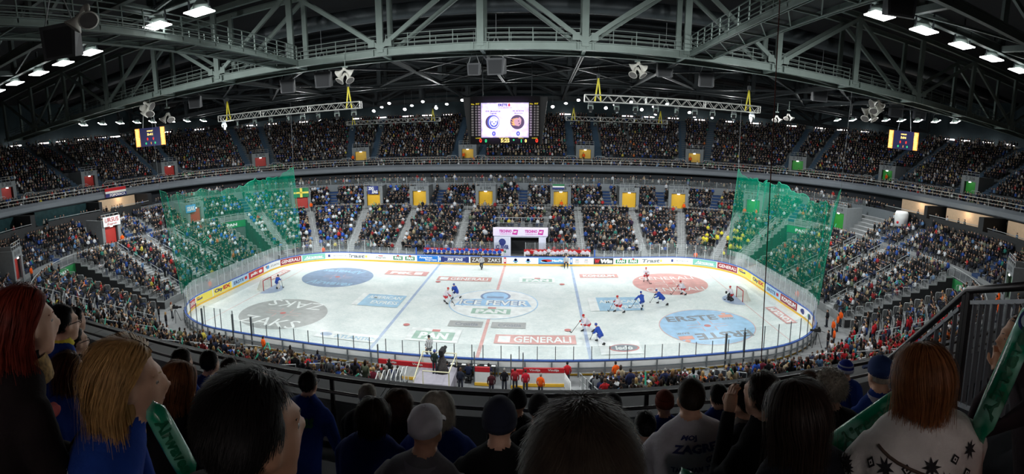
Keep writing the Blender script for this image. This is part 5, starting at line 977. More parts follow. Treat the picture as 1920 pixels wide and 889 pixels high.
# --- benches along the far boards
_cap = {}
def helm(hc):
    if hc not in _cap: _cap[hc] = person_mesh('sit', 10, 'cap').mesh('person', [M_top, M_skin, {'b': M_hblue, 'r': M_hred}[hc], M_trou], True)
    return _cap[hc]
for x0, x1, hc, tm, nb in ((-11.4, -.6, 'b', 'left', 17), (2.6, 11.3, 'r', 'right', 15)):
    b = empty('team_bench', ((x0+x1)/2, 17.6, 0), label=f'{tm} team bench with red backrest strip behind the far boards', cat='bench'); L = x1-x0
    MB().box((0, 0, .92), (L, .4, .08)).build('bench_seat', mat('bench_wood', S(176, 150, 112), .6, noise=.1), b); MB().box((0, 0, .44), (L-.3, .3, .88)).build('bench_base', M_cdark, b); MB().box((0, .75, .62), (L+.4, .08, 1.24)).build('back_partition', M_board, b)
    o = MB().box((0, .7, 1.4), (L+.4, .06, .32)).build('red_strip', INK['red'], b)
    for k in range(4): lettering('Vindija', INK['white'], o, quadmap((-L/2+L*(k+.3)/4, .665, 1.31), (.9, 0, 0), (0, 0, .2)), .02)
    for k in range(int(L/1.3)+1):
        MB().box((-L/2+k*1.3, .72, 2.05), (.05, .05, 1.0)).build('glass_post', M_gpost, b)
        if k < int(L/1.3): MB().add([(-L/2+k*1.3+.04, .72, 1.57), (-L/2+k*1.3+1.26, .72, 1.57), (-L/2+k*1.3+1.26, .72, 2.52), (-L/2+k*1.3+.04, .72, 2.52)], [(0, 1, 2, 3)]).build('glass_pane', M_glass, b)
    for k in range(nb):
        st_ = k in (5, 9, 12); x = x0+.3+(L-.6)*k/(nb-1); o = link('person', helm(hc), None, (x, 17.45-.25*(k % 3 == 0), .85 if st_ else .6), (0, 0, PI+rnd.uniform(-.4, .4))); o.color = (*S(*((44, 84, 186) if hc == 'b' else (222, 214, 224))), 1)
        if hc == 'r' and k in (1, 12): o.color = (*S(180, 36, 44), 1)
        tag(o, f'{"blue" if hc == "b" else "pale"}-clad helmeted player on the {tm} team bench, {(ORD+["thirteenth", "fourteenth", "fifteenth", "sixteenth", "seventeenth"])[k]} from the left', 'person', 'players on the team benches')
# --- standing people: stewards, crew, camera operators
def stand(x, y, z, rz, rgb, hn, label, hair='short', grp='stewards and crew', sc_=1.):
    o = link('person', pmesh('stand', hair, hn), None, (x, y, z), (0, 0, rz), (sc_, sc_, sc_)); o.color = (*S(*rgb), 1); return tag(o, label, 'person', grp)
OR = (240, 96, 28)
for x, y, rz, c, hn, lb in ((-.4, -18.2, 0, (40, 44, 58), 'brown', 'man in dark padded coat standing right of the camera platform'), (2.5, -18, 0, (22, 22, 28), 'grey', 'man in black suit standing behind the timekeepers'), (1.7, -18.6, .2, (70, 30, 36), 'dark brown', 'person in black and red jacket behind the timekeepers'), (3.2, -17.9, 0, (150, 40, 48), 'black', 'man in red and black jacket, back turned, near centre boards'), (3.9, -18.1, .1, (190, 36, 54), 'dark brown', 'man in red jacket with yellow hood near centre boards'), (4.9, -18.6, -.3, OR, 'grey', 'bald steward in orange jacket beside the red penalty box wall'), (6.7, -16.9, 0, (196, 40, 48), 'black', 'person in red tracksuit standing in the penalty box'), (10.0, -17, .3, OR, 'black', 'steward in orange jacket standing at the near glass right of centre'), (-16.3, -16.7, -.4, OR, 'black', 'steward in orange jacket standing at the near glass at left')):
    stand(x, y, 0, rz, c, hn, lb)
for x, y, rz, c, hn, lb in ((31.1, -9.9, 1.5, (30, 30, 34), 'dark brown', 'man in long dark coat by the near right corner glass'), (30.2, -12.4, 1.6, OR, 'grey', 'grey-haired orange steward by the near right corner'), (31.4, -11.3, 1.2, OR, 'brown', 'middle orange steward of the group at the right corner'), (32.4, -10.3, 1.7, OR, 'black', 'farthest orange steward of the group at the right corner'), (29.0, -14.4, 1.2, OR, 'auburn', 'orange steward standing nearest to the right corner camera'), (28.2, -14.7, 1.3, (30, 26, 30), 'black', 'camera operator in dark coat at the near right corner'), (33.6, -9.9, .9, (34, 40, 60), 'black', 'man in navy jacket and jeans on the right corner floor'), (36.0, -8.8, .6, (28, 30, 48), 'dark brown', 'man in dark suit beside the right access gap'), (36.6, -9.6, .5, (30, 32, 44), 'black', 'second dark-suited man beside the right access gap'), (-28.2, -15.3, -.6, (34, 30, 36), 'blond', 'blond woman in dark clothes at the near left corner'), (-29.9, -12.6, -1.0, (190, 180, 170), 'auburn', 'woman in pale top by the near left corner glass'), (-30.2, -14.2, -.8, (30, 30, 34), 'black', 'dark-clad person beside the left corner tripod camera')):
    stand(x, y, 0, rz, c, hn, lb, 'long' if 'woman' in lb else 'short')
for q, t, z, lb in ((7.9, 15.8, 5.1, 'steward in orange at the yellow entrance right of centre'), (27, 15.8, 5.1, 'steward in orange at the yellow entrance far right'), (-32.2, 15.6, 5.1, 'steward in orange at the red entrance behind the left net'), (35.6, 15.6, 5.1, 'large orange steward before the green entrance behind the right net'), (37.2, 15.8, 5.1, 'second orange steward at the green entrance behind the right net'), (-65, 15.6, 5.1, 'steward in orange below the white banner at left'), (-82, 15.6, 5.1, 'steward in orange at the lower left edge entrance'), (-10, 29.5, 12.4, 'steward in orange left of the scoreboard cube in the upper stand'), (12.4, 29.5, 12.4, 'steward in orange right of the scoreboard cube in the upper stand'), (27.5, 29.5, 12.4, 'steward in orange at the upper yellow entrance at right'), (-27, 29.2, 12.4, 'orange dot of a steward at the upper yellow entrance at left'), (48.3, 29.4, 12.4, 'steward in orange at the middle green upper entrance'), (84, 15.6, 5.1, 'first orange steward near the right green banner'), (85.5, 15.3, 5.1, 'second orange steward near the right green banner'), (87, 15.5, 5.1, 'third orange steward near the right green banner'), (-31, 2.2, 0, 'steward in orange behind the far left curve glass'), (-64.5, 1.6, 0, 'steward in orange behind the left goal glass'), (30.5, 2.2, 0, 'steward in orange behind the far right curve glass'), (63.5, 1.6, 0, 'steward in orange behind the right goal glass'), (-92, 22.4, 8.7, 'steward in orange under the upper deck at left edge')):
    x, y, rz = frame_at(t, q); stand(x, y, z, rz+PI+rnd.uniform(-.5, .5), OR, rnd.choice(('black', 'dark brown')), lb, 'short', 'stewards in orange')
def tripod(x, y, z, rz, label, s=1.):
    c = empty('tripod_camera', (x, y, z), rz, label, 'camera'); c.scale = (s, s, s)
    for k in range(3): a = 2*PI*k/3; MB().tube([(.5*math.cos(a), .5*math.sin(a), 0), (.05*math.cos(a), .05*math.sin(a), 1.25)], .025, 6).build('tripod_leg', M_black, c)
    MB().box((0, 0, 1.5), (.22, .55, .28)).build('camera_body', M_black, c); MB().tube([(0, .25, 1.5), (0, .65, 1.5)], [.08, .11], 10).build('lens', M_black, c); MB().box((0, -.1, 1.72), (.12, .2, .14)).build('viewfinder', M_black, c); MB().bar((.1, -.2, 1.45), (.15, -.7, 1.25), .03).build('pan_handle', M_black, c)
tripod(27.5, -14.0, 0, 1.2, 'broadcast camera on tripod at the near right corner'); tripod(-28.7, -13.3, 0, -1.0, 'broadcast camera on tripod at the near left corner')
# --- television platform
pf = empty('camera_platform', (-2.1, -18.2, 0), label='raised grey camera platform with cream handrails behind the near boards', cat='platform')
MB().box((0, 0, .5), (2.5, 3.0, 1.0)).build('deck', mat('platform_grey', S(168, 164, 176), .8, noise=.06), pf)
M_cream = flat('rail_cream', (232, 226, 190), .5)
for pts in ([(-1.2, 1.45, 1.0), (-1.2, 1.45, 2.0), (1.2, 1.45, 2.0), (1.2, 1.45, 1.0)], [(1.2, 1.45, 2.0), (1.2, -1.45, 2.0), (1.2, -1.45, 1.0)], [(-.5, -1.45, 1.0), (-.5, -1.45, 2.0), (1.2, -1.45, 2.0)], [(-1.2, 1.45, 2.0), (-1.2, -1.2, 1.2), (-1.2, -1.2, .2)]): MB().tube(pts, .04, 6).build('handrail', M_cream, pf)
o = stand(-2.2, -17.9, 1.0, -.15, (40, 52, 48), 'brown', 'camera operator with blue headset standing on the platform'); MB().ball((0, .02, 1.6), (.11, .13, .11), 10, 6).build('headset', M_hblue, o)
c = empty('platform_camera', (-1.75, -17.6, 1.0), -.1, 'large television camera under a checked rain cover on the platform', 'camera'); MB().loft([(0, 0, 0, .5, .42), (0, 0, .5, .32, .3), (0, 0, 1.0, .2, .2), (0, 0, 1.25, .14, .16)], 10).build('rain_cover', mat('checked_cloth', S(70, 66, 66), .9, noise=.5, nscale=12), c, smooth=True); MB().box((0, .1, 1.45), (.3, .75, .35)).build('camera_body', M_black, c); MB().tube([(0, .45, 1.45), (0, .8, 1.45)], [.1, .13], 10).build('lens', M_black, c)
sg = MB(); sg.add([(0, -.45, 0), (0, .45, 0), (0, .45, .95), (0, .2, 1.05), (0, -.45, .75)], [(0, 1, 2, 3, 4)]); sgm = sg.mesh('glass_pane', M_glass); sge = MB().tube([(0, -.45, 0), (0, -.45, .75), (0, .2, 1.05), (0, .45, .95), (0, .45, 0)], .03, 5).mesh('frame', M_white)
for xx, nm in ((-3.85, 'left'), (6.45, 'right')):
    r = empty('stepped_barrier', (xx, -18.7, 0), 0, f'stepped white-framed glass barrier {nm} of the crew area below the deck', 'barrier', 'barriers beside the access gaps')
    for i in range(7): link('glass_pane', sgm, r, (0, -.45-i*.95, LOW_Z+i*LOW_R)); link('frame', sge, r, (0, -.45-i*.95, LOW_Z+i*LOW_R))
# --- timekeepers and penalty boxes
pb = empty('penalty_box_wall', (1.3, -17.1, 0), label='white partition with red lettered strip behind the near penalty boxes', cat='partition')
for x0, x1, yy in ((-7.8, -3.6, 0), (-.9, .15, -.1), (1.6, 2.4, -.3), (2.4, 5.2, .0)):
    MB().box(((x0+x1)/2, yy, .5), (x1-x0, .1, 1.0)).build('partition_panel', M_board, pb); o = MB().box(((x0+x1)/2, yy, 1.17), (x1-x0, .12, .32)).build('red_strip', INK['red'], pb)
    if x1-x0 > 1.5:
        for k in range(2): lettering('Vindija', INK['white'], o, quadmap((x0+(x1-x0)*(.15+.45*k), yy-.065, 1.08), (.75, 0, 0), (0, 0, .2)), .02)
    MB().box(((x0+x1)/2, yy-.03, .12), (x1-x0, .12, .2)).build('kick_strip', M_kick, pb); MB().box((x0, yy, 1.2), (.07, .12, 2.4)).build('partition_post', M_bpost, pb)
dk = empty('timekeeper_desk', (0, -16.3, 0), label='long timekeeper desk with papers behind the near boards', cat='desk'); MB().box((0, .15, .92), (3.6, .5, .05)).build('desk_top', M_black, dk)
for s in (-1, 1): MB().box((s*1.7, .15, .45), (.06, .45, .9)).build('desk_leg', M_black, dk)
for k, x in enumerate((-1.3, -.5, .3, 1.1, 1.6)): tag(MB().box((x, -16.15, .955), (.3, .22, .012)).build('paper_sheet', INK['white']), f'white paper sheet on the timekeeper desk, {ORD[k]} from the left', 'paper', 'papers on the desk')
for k, (x, hn, c) in enumerate(((-1.6, 'black', (30, 30, 40)), (-.9, 'black', (26, 26, 32)), (-.1, 'grey', (36, 44, 70)), (.6, 'grey', (26, 27, 32)), (1.3, 'black', (34, 38, 66)))):
    o = link('person', pmesh('sit', 'short', hn), None, (x, -16.75, .12), (0, 0, rnd.uniform(-.2, .2))); o.color = (*S(*c), 1); tag(o, f'dark-suited timekeeper seated at the desk, {ORD[k]} from the left', 'person', 'timekeepers at the desk')
    ch_ = empty('desk_chair', (x, -16.8, 0), 0, f'dark chair under the {ORD[k]} timekeeper from the left', 'chair', 'timekeeper chairs'); MB().box((0, 0, .5), (.42, .4, .06)).build('seat', M_black, ch_); MB().tube([(0, 0, .05), (0, 0, .48)], .04, 6).build('column', M_black, ch_); MB().box((0, 0, .03), (.45, .45, .05)).build('base', M_black, ch_)
# small extras on the floor: white tube barrier at the right corner
tag(MB().tube([(29.6, -14.9, .16), (33.4, -14.2, .16)], .16, 10).build('foam_tube', M_white, smooth=True), 'white foam tube lying on the floor at the right corner', 'tube')
# ================================================================== foreground: deck edge, rails, people around the camera
M_ledge = mat('ledge_grey', S(104, 108, 112), .55, noise=.06, nscale=2); M_drail = mat('rail_dark', S(58, 54, 56), .35, .5, noise=.05)
m_ = MB(); m_.box((0, -40.85, 11.7), (44, 1.1, .6)); ledge = tag(m_.build('wall_deck_ledge', M_ledge), kind='structure')
for k in range(22): MB().box((-21+2*k, -40.85, 12.004), (1.985, 1.06, .012)).build('ledge_plate', M_ledge, ledge)
m_ = MB(); m_.box((0, -41.36, 11.6), (44, .06, .9)); tag(m_.build('wall_ledge_inner', M_ledge), kind='structure')
g = empty('front_guard_rail', (4, -41.55, 11.2), label='dark double tubular guard rail at the front of the near upper deck', cat='railing')
MB().tube([(-25, 0, 1.36), (18, 0, 1.36)], .035, 10).build('top_rail', M_drail, g, smooth=True); MB().tube([(-25, -.04, 1.12), (18, -.04, 1.12)], .032, 10).build('lower_rail', mat('rail_grey', S(108, 106, 108), .35, .5, noise=.05), g, smooth=True)
for k in range(24): MB().box((-24.3+k*1.8, 0, .68), (.07, .05, 1.36)).build('post', M_drail, g)
# --- right-hand stair balustrade
A, B, C = Vector((7.4, -48.0, 16.2)), Vector((7.92, -46.76, 15.79)), Vector((8.13, -46.0, 15.12)); D = C+(C-B)*.9
br = empty('stair_balustrade', (7.9, -46.8, 14.8), label='dark-framed stair balustrade with grey flat bars at the right of the camera', cat='railing'); o_ = Vector(br.location)
MB().tube([A-o_, B-o_, D-o_], .032, 10).build('hand_rail', M_drail, br, smooth=True)
M_bal = mat('baluster_grey', S(122, 124, 130), .45, .4, noise=.05); dn = Vector((0, 0, -.1))
for P, Q, n in ((A, B, 12), (B, D, 10)):
    d = (Q-P); MB().bar(P+dn+d*.06-o_, Q+dn-d*.06-o_, .035, .03).build('upper_bar', M_bal, br); MB().bar(P+Vector((0, 0, -.92))+d*.06-o_, Q+Vector((0, 0, -.92))-d*.06-o_, .04, .04).build('bottom_bar', M_bal, br)
    for k in range(n): p = P+d*(.1+.8*k/(n-1)); MB().bar(p+Vector((0, 0, -.11))-o_, p+Vector((0, 0, -.91))-o_, .045, .012).build('baluster', M_bal, br)
    for f in (.02, .98): p = P+d*f; MB().bar(p-o_, p+Vector((0, 0, -1.0))-o_, .05, .035).build('post', M_drail, br)
m_ = MB()
for k in range(7): m_.box((8.0+.4*(k % 1), -48.6+k*.42, 15.1-.18*k), (2.0, .44, .4))
tag(m_.build('floor_steps_right', mat('step_dark', S(40, 44, 54), .8, noise=.1)), kind='structure')
# --- people
SKN = [mat('skin_fair', S(222, 176, 150), .5, noise=.05, spec=.35), mat('skin_tan', S(198, 150, 122), .5, noise=.05, spec=.35)]
def hairmat(n, rgb): 
    return mat('strand_'+n, S(*rgb), .5, noise=.25, nscale=30, spec=.2)
HM = dict(black=hairmat('black', (26, 23, 23)), dbrown=hairmat('dbrown', (46, 34, 28)), brown=hairmat('brown', (84, 58, 40)), red=hairmat('red', (122, 44, 30)), blond=hairmat('blond', (176, 136, 84)), copper=hairmat('copper', (128, 78, 44)), grey=hairmat('grey', (150, 146, 140)), silver=hairmat('silver', (176, 168, 156)), ash=hairmat('ash', (66, 56, 48)))
def strands(style, n, seed, width, mtl, parent, scale=1., hs=1.):
    r = np.random.default_rng(seed); d = r.normal(size=(n*3, 3)); d /= np.linalg.norm(d, axis=1, keepdims=True)
    x, y, z = d.T
    face = (y > .38) & (z < .55) if style in ('short', 'crop', 'curly', 'spiky') else (y > .25) & (z < .5)
    low = z < (-.45 if style in ('short', 'crop', 'spiky') else -.3); front_low = (y > .05) & (z < -.05) if style in ('short', 'crop', 'spiky', 'curly') else (y > .15) & (z < .1)
    if style == 'fringe': front_low &= z < -.1
    d = d[~(face | low | front_low)][:n]; n = len(d)
    c = np.array([0, -.012, .03]); R = np.array([.082, .103, .1])*hs; p = c+d*R
    seg = {'short': 3, 'crop': 2, 'spiky': 3, 'curly': 4}.get(style, 7); Ln = {'short': .04, 'crop': .014, 'spiky': .034, 'curly': .05}.get(style, .36)
    zend = {'bob': -.15, 'long': -.25, 'fringe': -.135, 'med': -.1}.get(style, -9)
    L = Ln*r.uniform(.85, 1.1, (n, 1)); st_ = L/seg; pts = [p.copy()]; cur = p.copy(); lim = zend+r.normal(size=(n, 1))*.008; wave = r.normal(size=(n, 3))*.05
    for k in range(seg):
        rel = (cur-c)/R; nr_ = rel/np.array(R); nr_ /= np.linalg.norm(nr_, axis=1, keepdims=True)
        g_ = np.array([0, -.35, -1.])+0*cur; fr_ = (cur[:, 1] > 0) & (cur[:, 2] > .02); g_[fr_, 0] = np.sign(cur[fr_, 0])*1.2; g_[fr_, 1] = -.8
        if style in ('short', 'spiky', 'crop'): g_ = np.stack([cur[:, 0]*5, -np.ones(n)*.45, -np.ones(n)*.7], 1)
        tang = g_-(g_*nr_).sum(1, keepdims=True)*nr_
        tang /= np.linalg.norm(tang, axis=1, keepdims=True)+1e-6
        out = {'short': .22, 'spiky': .34, 'crop': .3, 'curly': .6}.get(style, .03)
        below = (cur[:, 2:3] < -.03) & (style in ('bob', 'long', 'fringe', 'med')); v = np.where(below, np.array([0, 0, -1.])+wave+nr_*np.array([-.05, -.05, 0]), tang+out*nr_+wave)
        v = v+r.normal(size=(n, 3))*{'curly': .8, 'spiky': .1, 'short': .1, 'crop': .12}.get(style, .035); v /= np.linalg.norm(v, axis=1, keepdims=True)
        stp = st_*np.clip((cur[:, 2:3]-lim)/st_, 0, 1) if zend > -5 else st_
        cur = cur+v*stp; rel = (cur-c)/R; q = np.linalg.norm(rel, axis=1, keepdims=True); cur = np.where(q < 1.015, c+rel/np.maximum(q, 1e-6)*1.02*R, cur)
        if zend > -5: cur[:, 1] = np.minimum(cur[:, 1], .028+np.maximum(0, cur[:, 2]-.06)*1.3)
        pts.append(cur.copy())
    P = np.stack(pts, 1); K = seg+1; t = P[:, 1:]-P[:, :-1]; t = np.concatenate([t, t[:, -1:]], 1); side = np.cross(t, P-c[None, None]); side /= np.linalg.norm(side, axis=2, keepdims=True)+1e-9
    wv = width*np.linspace(1, .35, K)[None, :, None]*r.uniform(.7, 1.3, (n, 1, 1)); V = np.stack([P-side*wv/2, P+side*wv/2], 2).reshape(-1, 3)
    base = (np.arange(n)*K*2)[:, None]+np.arange(seg)[None]*2; F = np.stack([base, base+1, base+3, base+2], 2).reshape(-1, 4)
    me = bpy.data.meshes.new('hair_strands'); me.from_pydata(V.tolist(), [], F.tolist()); me.materials.append(mtl); me.polygons.foreach_set('use_smooth', [True]*len(F)); me.update(); o = link('hair_strands', me, parent); return tag(o, kind='stuff')
TOR = [(-.135, .066, .066, -.035), (-.165, .11, .082, -.04), (-.195, .175, .1, -.045), (-.24, .215, .118, -.05), (-.32, .225, .128, -.055), (-.5, .21, .132, -.045), (-.7, .2, .135, -.02), (-.95, .21, .145, 0)]
TOR = [(z_+.042, a_, b_, c_+.3*(z_+.135)) for z_, a_, b_, c_ in TOR]
def torso_pt(a, z, off=.012, wd=1.):
    zs = [t[0] for t in TOR][::-1]; f = lambda i: float(np.interp(z, zs, [t[i] for t in TOR][::-1])); return Vector((wd*(f(1)+off)*math.cos(a), f(3)+wd*(f(2)+off)*math.sin(a), z))
from mathutils.bvhtree import BVHTree
def clinger(root, off=.004):
    me = [c for c in root.children if c.name.startswith('body')][0].data; bv = BVHTree.FromPolygons([v.co for v in me.vertices], [tuple(p.vertices) for p in me.polygons])
    def f(p, o2=0.):
        hit, nor, _, _ = bv.find_nearest(p); return hit+nor*(off+o2)
    f.front = lambda x, z, d=0.: (bv.ray_cast(Vector((x, .3, z)), Vector((0, -1, 0)))[0] or Vector((x, .07, z)))+Vector((0, d, 0))
    return f
def backmap(u0, z0, span, h, wd=1., off=.016, cl=None):
    if cl: return lambda u, v: cl(torso_pt(-PI/2+u0+(u-.5)*span, z0+v*h, .05, wd), off-.016)
    return lambda u, v: torso_pt(-PI/2+u0+(u-.5)*span, z0+v*h, off, wd)
_fgc = [0]
def fg(pos, label, yaw=0, hair='short', hcol='dbrown', top=(30, 30, 34), skin=0, scale=1., voxel=.016, n=700, sw=.006, face=False, wd=1., arms=None, tilt=0, hat=None, cat='person', glasses=False, hs=1., collar=None):
    _fgc[0] += 1; root = empty('person', pos, yaw, label, cat, 'spectators around the camera'); root.scale = (scale,)*3
    m_ = MB()
    m_.ball((0, -.012, .035), (.076, .096, .092), 20, 14, 1); m_.ball((0, .028, -.03), (.063, .074, .096), 18, 14, 1); m_.ball((0, .06, -.1), (.038, .036, .032), 12, 8, 1); m_.ball((0, .03, -.075), (.058, .055, .05), 12, 8, 1)
    if face or voxel < .013:
        m_.tube([(0, .096, .012), (0, .118, -.03), (0, .108, -.045)], [.010, .016, .012], 8, 1); m_.ball((0, .08, .026), (.055, .024, .015), 12, 6, 1); m_.ball((0, .093, -.068), (.025, .014, .012), 10, 6, 1)
    for s in (-1, 1): m_.ball((s*.077, -.008, -.012), (.013, .026, .034), 8, 6, 1)
    m_.tube([(0, -.02, -.05), (0, -.03, -.12), (0, -.038, -.16)], [.056, .055, .064], 14, 1)
    m_.loft([(0, c_, z_, wd*a_, wd*b_) for z_, a_, b_, c_ in TOR], 24, 0)
    arms = arms or (((.27, .02, -.6), (.12, .26, -.66)), ((-.27, .02, -.6), (-.12, .26, -.66)))
    for s, (el, hn_) in zip((1, -1), arms):
        m_.tube([(s*.165*wd, -.05, -.215), (s*.218*wd, -.055, -.29), el, hn_], [.06, .071, .055, .038], 12, 0)
    bm = mat('cloth_%d_%d_%d' % top, S(*top), .9, noise=.12, nscale=9, spec=.15, bump=.15, bscale=60) if isinstance(top, tuple) else top
    body = link('body', remesh(m_, [bm, SKN[skin]], voxel*1.15, 'body', 2), root, (0, 0, 0))
    for s, (el, hn_) in zip((1, -1), arms):
        if Vector(hn_).z > -.45:      # raised hand: palm, four fingers and a thumb
            h = MB(); hp = Vector(hn_); dr = (hp-Vector(el)).normalized(); sd = Vector((s, 0, 0)).cross(dr).normalized(); rt = dr.cross(sd); pc = hp+dr*.045
            h.tube([hp, hp+dr*.05, hp+dr*.09], [.03, .038, .034], 10, 0)
            for k in range(4):
                b0 = hp+dr*.085+sd*(.027-.018*k); ln = (.032, .037, .035, .027)[k]; h.tube([b0, b0+dr*ln+rt*-.006, b0+dr*ln*1.6+rt*-.03], [.0095, .009, .007], 7, 0)
            b0 = hp+dr*.03+sd*.034; h.tube([b0, b0+sd*.022+dr*.025, b0+sd*.02+dr*.055-rt*.01], [.012, .0105, .008], 7, 0)
            link('hand', remesh(h, [SKN[skin]], .005, 'hand', 1), root)
    if face:
        cl_ = clinger(root, 0.)
        for s in (-1, 1):
            e0 = cl_.front(s*.031, -.002); dr = Vector((s*.15, 1, 0)).normalized()
            MB().ball(e0-dr*.009, .0098, 12, 8, 0).build('eye', mat('eye_white', S(168, 158, 150), .3, noise=.01), root, smooth=True); MB().ball(e0-dr*.0026, (.0052, .0045, .0052), 10, 6).build('iris', mat('eye_iris', S(54, 44, 38), .2, noise=.05), root, smooth=True)
            MB().tube([cl_.front(s*x, z, -.001) for x, z in ((.014, .021), (.03, .026), (.047, .021))], .0024, 6).build('eyebrow', HM[hcol], root)
        MB().tube([cl_.front(x, -.069, -.0015) for x in (-.018, -.009, 0, .009, .018)], [.001, .0035, .004, .0035, .001], 6).build('lips', mat('lip_rose', S(176, 104, 98), .4, noise=.05), root, smooth=True)
    if glasses:
        gl = MB()
        for s in (-1, 1): gl.tube([(s*.033+.022*math.cos(t), .105, .0+.016*math.sin(t)) for t in [2*PI*k/14 for k in range(15)]], .0022, 5, cap=False); gl.tube([(s*.055, .104, .004), (s*.075, .06, .008), (s*.082, -.01, .004)], .0025, 5)
        gl.tube([(-.011, .106, .003), (.011, .106, .003)], .002, 5); gl.build('glasses', M_black, root)
    if hair:
        capm = MB(); R = (.08*hs, .1*hs, .097*hs)
        rings = []; sty_long = hair in ('bob', 'long', 'fringe', 'med')
        rings = [(0, -.015-.03*max(0, math.cos(t)), .03-.097*hs*math.cos(t), max(.002, R[0]*math.sin(t)), max(.002, R[1]*math.sin(t)*(.86 if math.cos(t) > 0 else 1))) for t in [PI*(.3+.7*k/10) for k in range(11)]]
        v0 = len(capm.v); capm.loft(rings, 20)
        # keep the face free: pull shell points that cover it back inside the head
        capm.v = [(x, min(y, .02 if z < .06 else (.05 if z < .09 else y)), z) for x, y, z in capm.v]
        if hair == 'long': capm.loft([(0, -.05, -.235, .084, .052), (0, -.048, -.12, .087*hs, .066*hs), (0, -.04, -.02, .084*hs, .07*hs), (0, -.03, .05, .07, .07)], 18)
        elif hair in ('bob', 'fringe', 'med'): ze = {'bob': -.14, 'fringe': -.125, 'med': -.09}[hair]; capm.loft([(0, -.048, ze, .082*hs, .06*hs), (0, -.045, -.06, .084*hs, .067*hs), (0, -.04, 0, .083*hs, .07*hs), (0, -.03, .05, .07, .07)], 18)
        h = capm.build('hair', HM[hcol], root, smooth=True); strands(hair, int(n*.58), 100+_fgc[0], sw*1.3, HM[hcol], h, hs=hs)
    if hat:
        kind, c1, c2 = hat; hm_ = MB()
        if kind == 'beanie':
            hm_.loft([(0, -.012, .015, .09, .112), (0, -.012, .06, .092, .114), (0, -.014, .1, .082, .1), (0, -.018, .14, .05, .062), (0, -.02, .155, .012, .015)], 20); hb = hm_.build('beanie', flat('knit_%d%d%d' % c1, c1, .95), root, smooth=True); MB().loft([(0, -.012, .008, .094, .116), (0, -.012, .05, .096, .118)], 20).build('cuff', flat('knit_%d%d%d' % c2, c2, .95), hb, smooth=True)
            if c1 != c2: MB().loft([(0, -.014, .085, .091, .109), (0, -.014, .1, .086, .105)], 20).build('stripe', flat('knit_%d%d%d' % c2, c2, .95), hb, smooth=True)
        else:
            hm_.loft([(0, -.012, .02, .088, .109), (0, -.012, .07, .089, .109), (0, -.012, .11, .07, .086), (0, -.012, .135, .03, .04), (0, -.012, .14, .005, .005)], 20); hb = hm_.build('cap', flat('capcloth_%d%d%d' % c1, c1, .9), root, smooth=True)
            v = [(.078*math.cos(t), .09+.085*math.sin(t), .02-.02*math.sin(t)) for t in [PI*k/10 for k in range(11)]]; MB().add(v+[(a, b, c-.008) for a, b, c in v], [tuple(range(11)), tuple(range(21, 10, -1))]+[(i, i+11, i+12, i+1) for i in range(10)]).build('peak', flat('capcloth_%d%d%d' % c2, c2, .9), hb, smooth=True); MB().ball((0, -.012, .141), .008, 8, 5).build('button', flat('capcloth_%d%d%d' % c1, c1, .9), hb)
    if collar: MB().loft([(0, -.035, -.13, .1, .088), (0, -.033, -.1, .078, .074), (0, -.03, -.085, .07, .068)], 18, cap=False).build('collar', flat('collar_%d%d%d' % collar, collar, .9), root, smooth=True)
    return root
DK = (26, 26, 30); BL = (28, 58, 136)
fg((2.72, -48.25, 16.19), 'person cut off by the left picture edge, pale red and white top', .0, 'short', 'dbrown', (150, 60, 60), face=False)
p = fg((3.43, -48.43, 16.22), 'woman with red bobbed hair and leopard scarf at the left edge', -.3, 'bob', 'red', (34, 26, 28), voxel=.012, n=5000, sw=.0026, face=True, hs=1.06)
MB().loft([(0, -.03, -.19, .125, .105), (0, -.03, -.15, .115, .1), (0, -.03, -.11, .09, .085)], 20, cap=False).build('scarf', mat('leopard_cloth', S(150, 120, 72), .9, noise=.75, nscale=45), p, smooth=True)
fg((2.29, -47.51, 15.74), 'man with glasses and short dark hair in blue and yellow jersey', -.15, 'short', 'black', BL, voxel=.013, n=1800, sw=.004, face=True, glasses=True, collar=(226, 206, 60))
fg((1.15, -46.6, 15.3), 'dark-haired head behind the man with glasses at left', 0, 'short', 'black', DK); fg((1.62, -46.96, 15.3), 'balding man with glasses in dark coat at left', -.2, 'crop', 'dbrown', DK, face=True, glasses=True, n=500, voxel=.013)
fg((2.46, -47.61, 15.5), 'child with brown bob in blue striped jersey', -.45, 'bob', 'brown', BL, scale=.9, n=2400, sw=.004, face=True, voxel=.012, collar=(220, 200, 70))
p = fg((3.81, -48.31, 16.07), 'blond woman in blue lettered jersey holding a green inflatable stick', -.75, 'long', 'blond', (26, 58, 140), voxel=.011, n=6500, sw=.0022, face=True, hs=1.05, arms=(((.3, .08, -.5), (.2, .3, -.5)), ((-.27, .02, -.6), (-.12, .26, -.66))))
lettering('KHL MEDVEŠČAK', INK['white'], p, backmap(-.1, -.26, 1.7, .045, cl=clinger(p)), .02); MB().tube([torso_pt(-PI/2+a, -.27-.25*(a+.9)/1.8, .022) for a in [-.9+1.8*k/12 for k in range(13)]], .012, 6).build('bag_strap', flat('strap_olive', (70, 66, 56), .9), p, smooth=True)
fg((2.1, -46.21, 14.96), 'dark-haired spectator beyond the rail, fourth head from the left', 0, 'short', 'dbrown', BL); fg((2.97, -47.18, 15.39), 'spectator with reddish brown bob in dark jacket', -.1, 'bob', 'copper', DK, n=3200, sw=.004, hs=1.05)
fg((2.02, -45.74, 14.75), 'dark short head low beside the rail at left', 0, 'short', 'black', BL); fg((1.92, -45.31, 14.49), 'small dark head just behind the big dark-haired man', 0, 'short', 'dbrown', DK)
fg((4.42, -48.54, 16.2), 'big man with short dark spiky hair seen close from behind', -.45, 'spiky', 'black', (24, 24, 27), voxel=.012, n=11000, sw=.0017, face=True, skin=1)
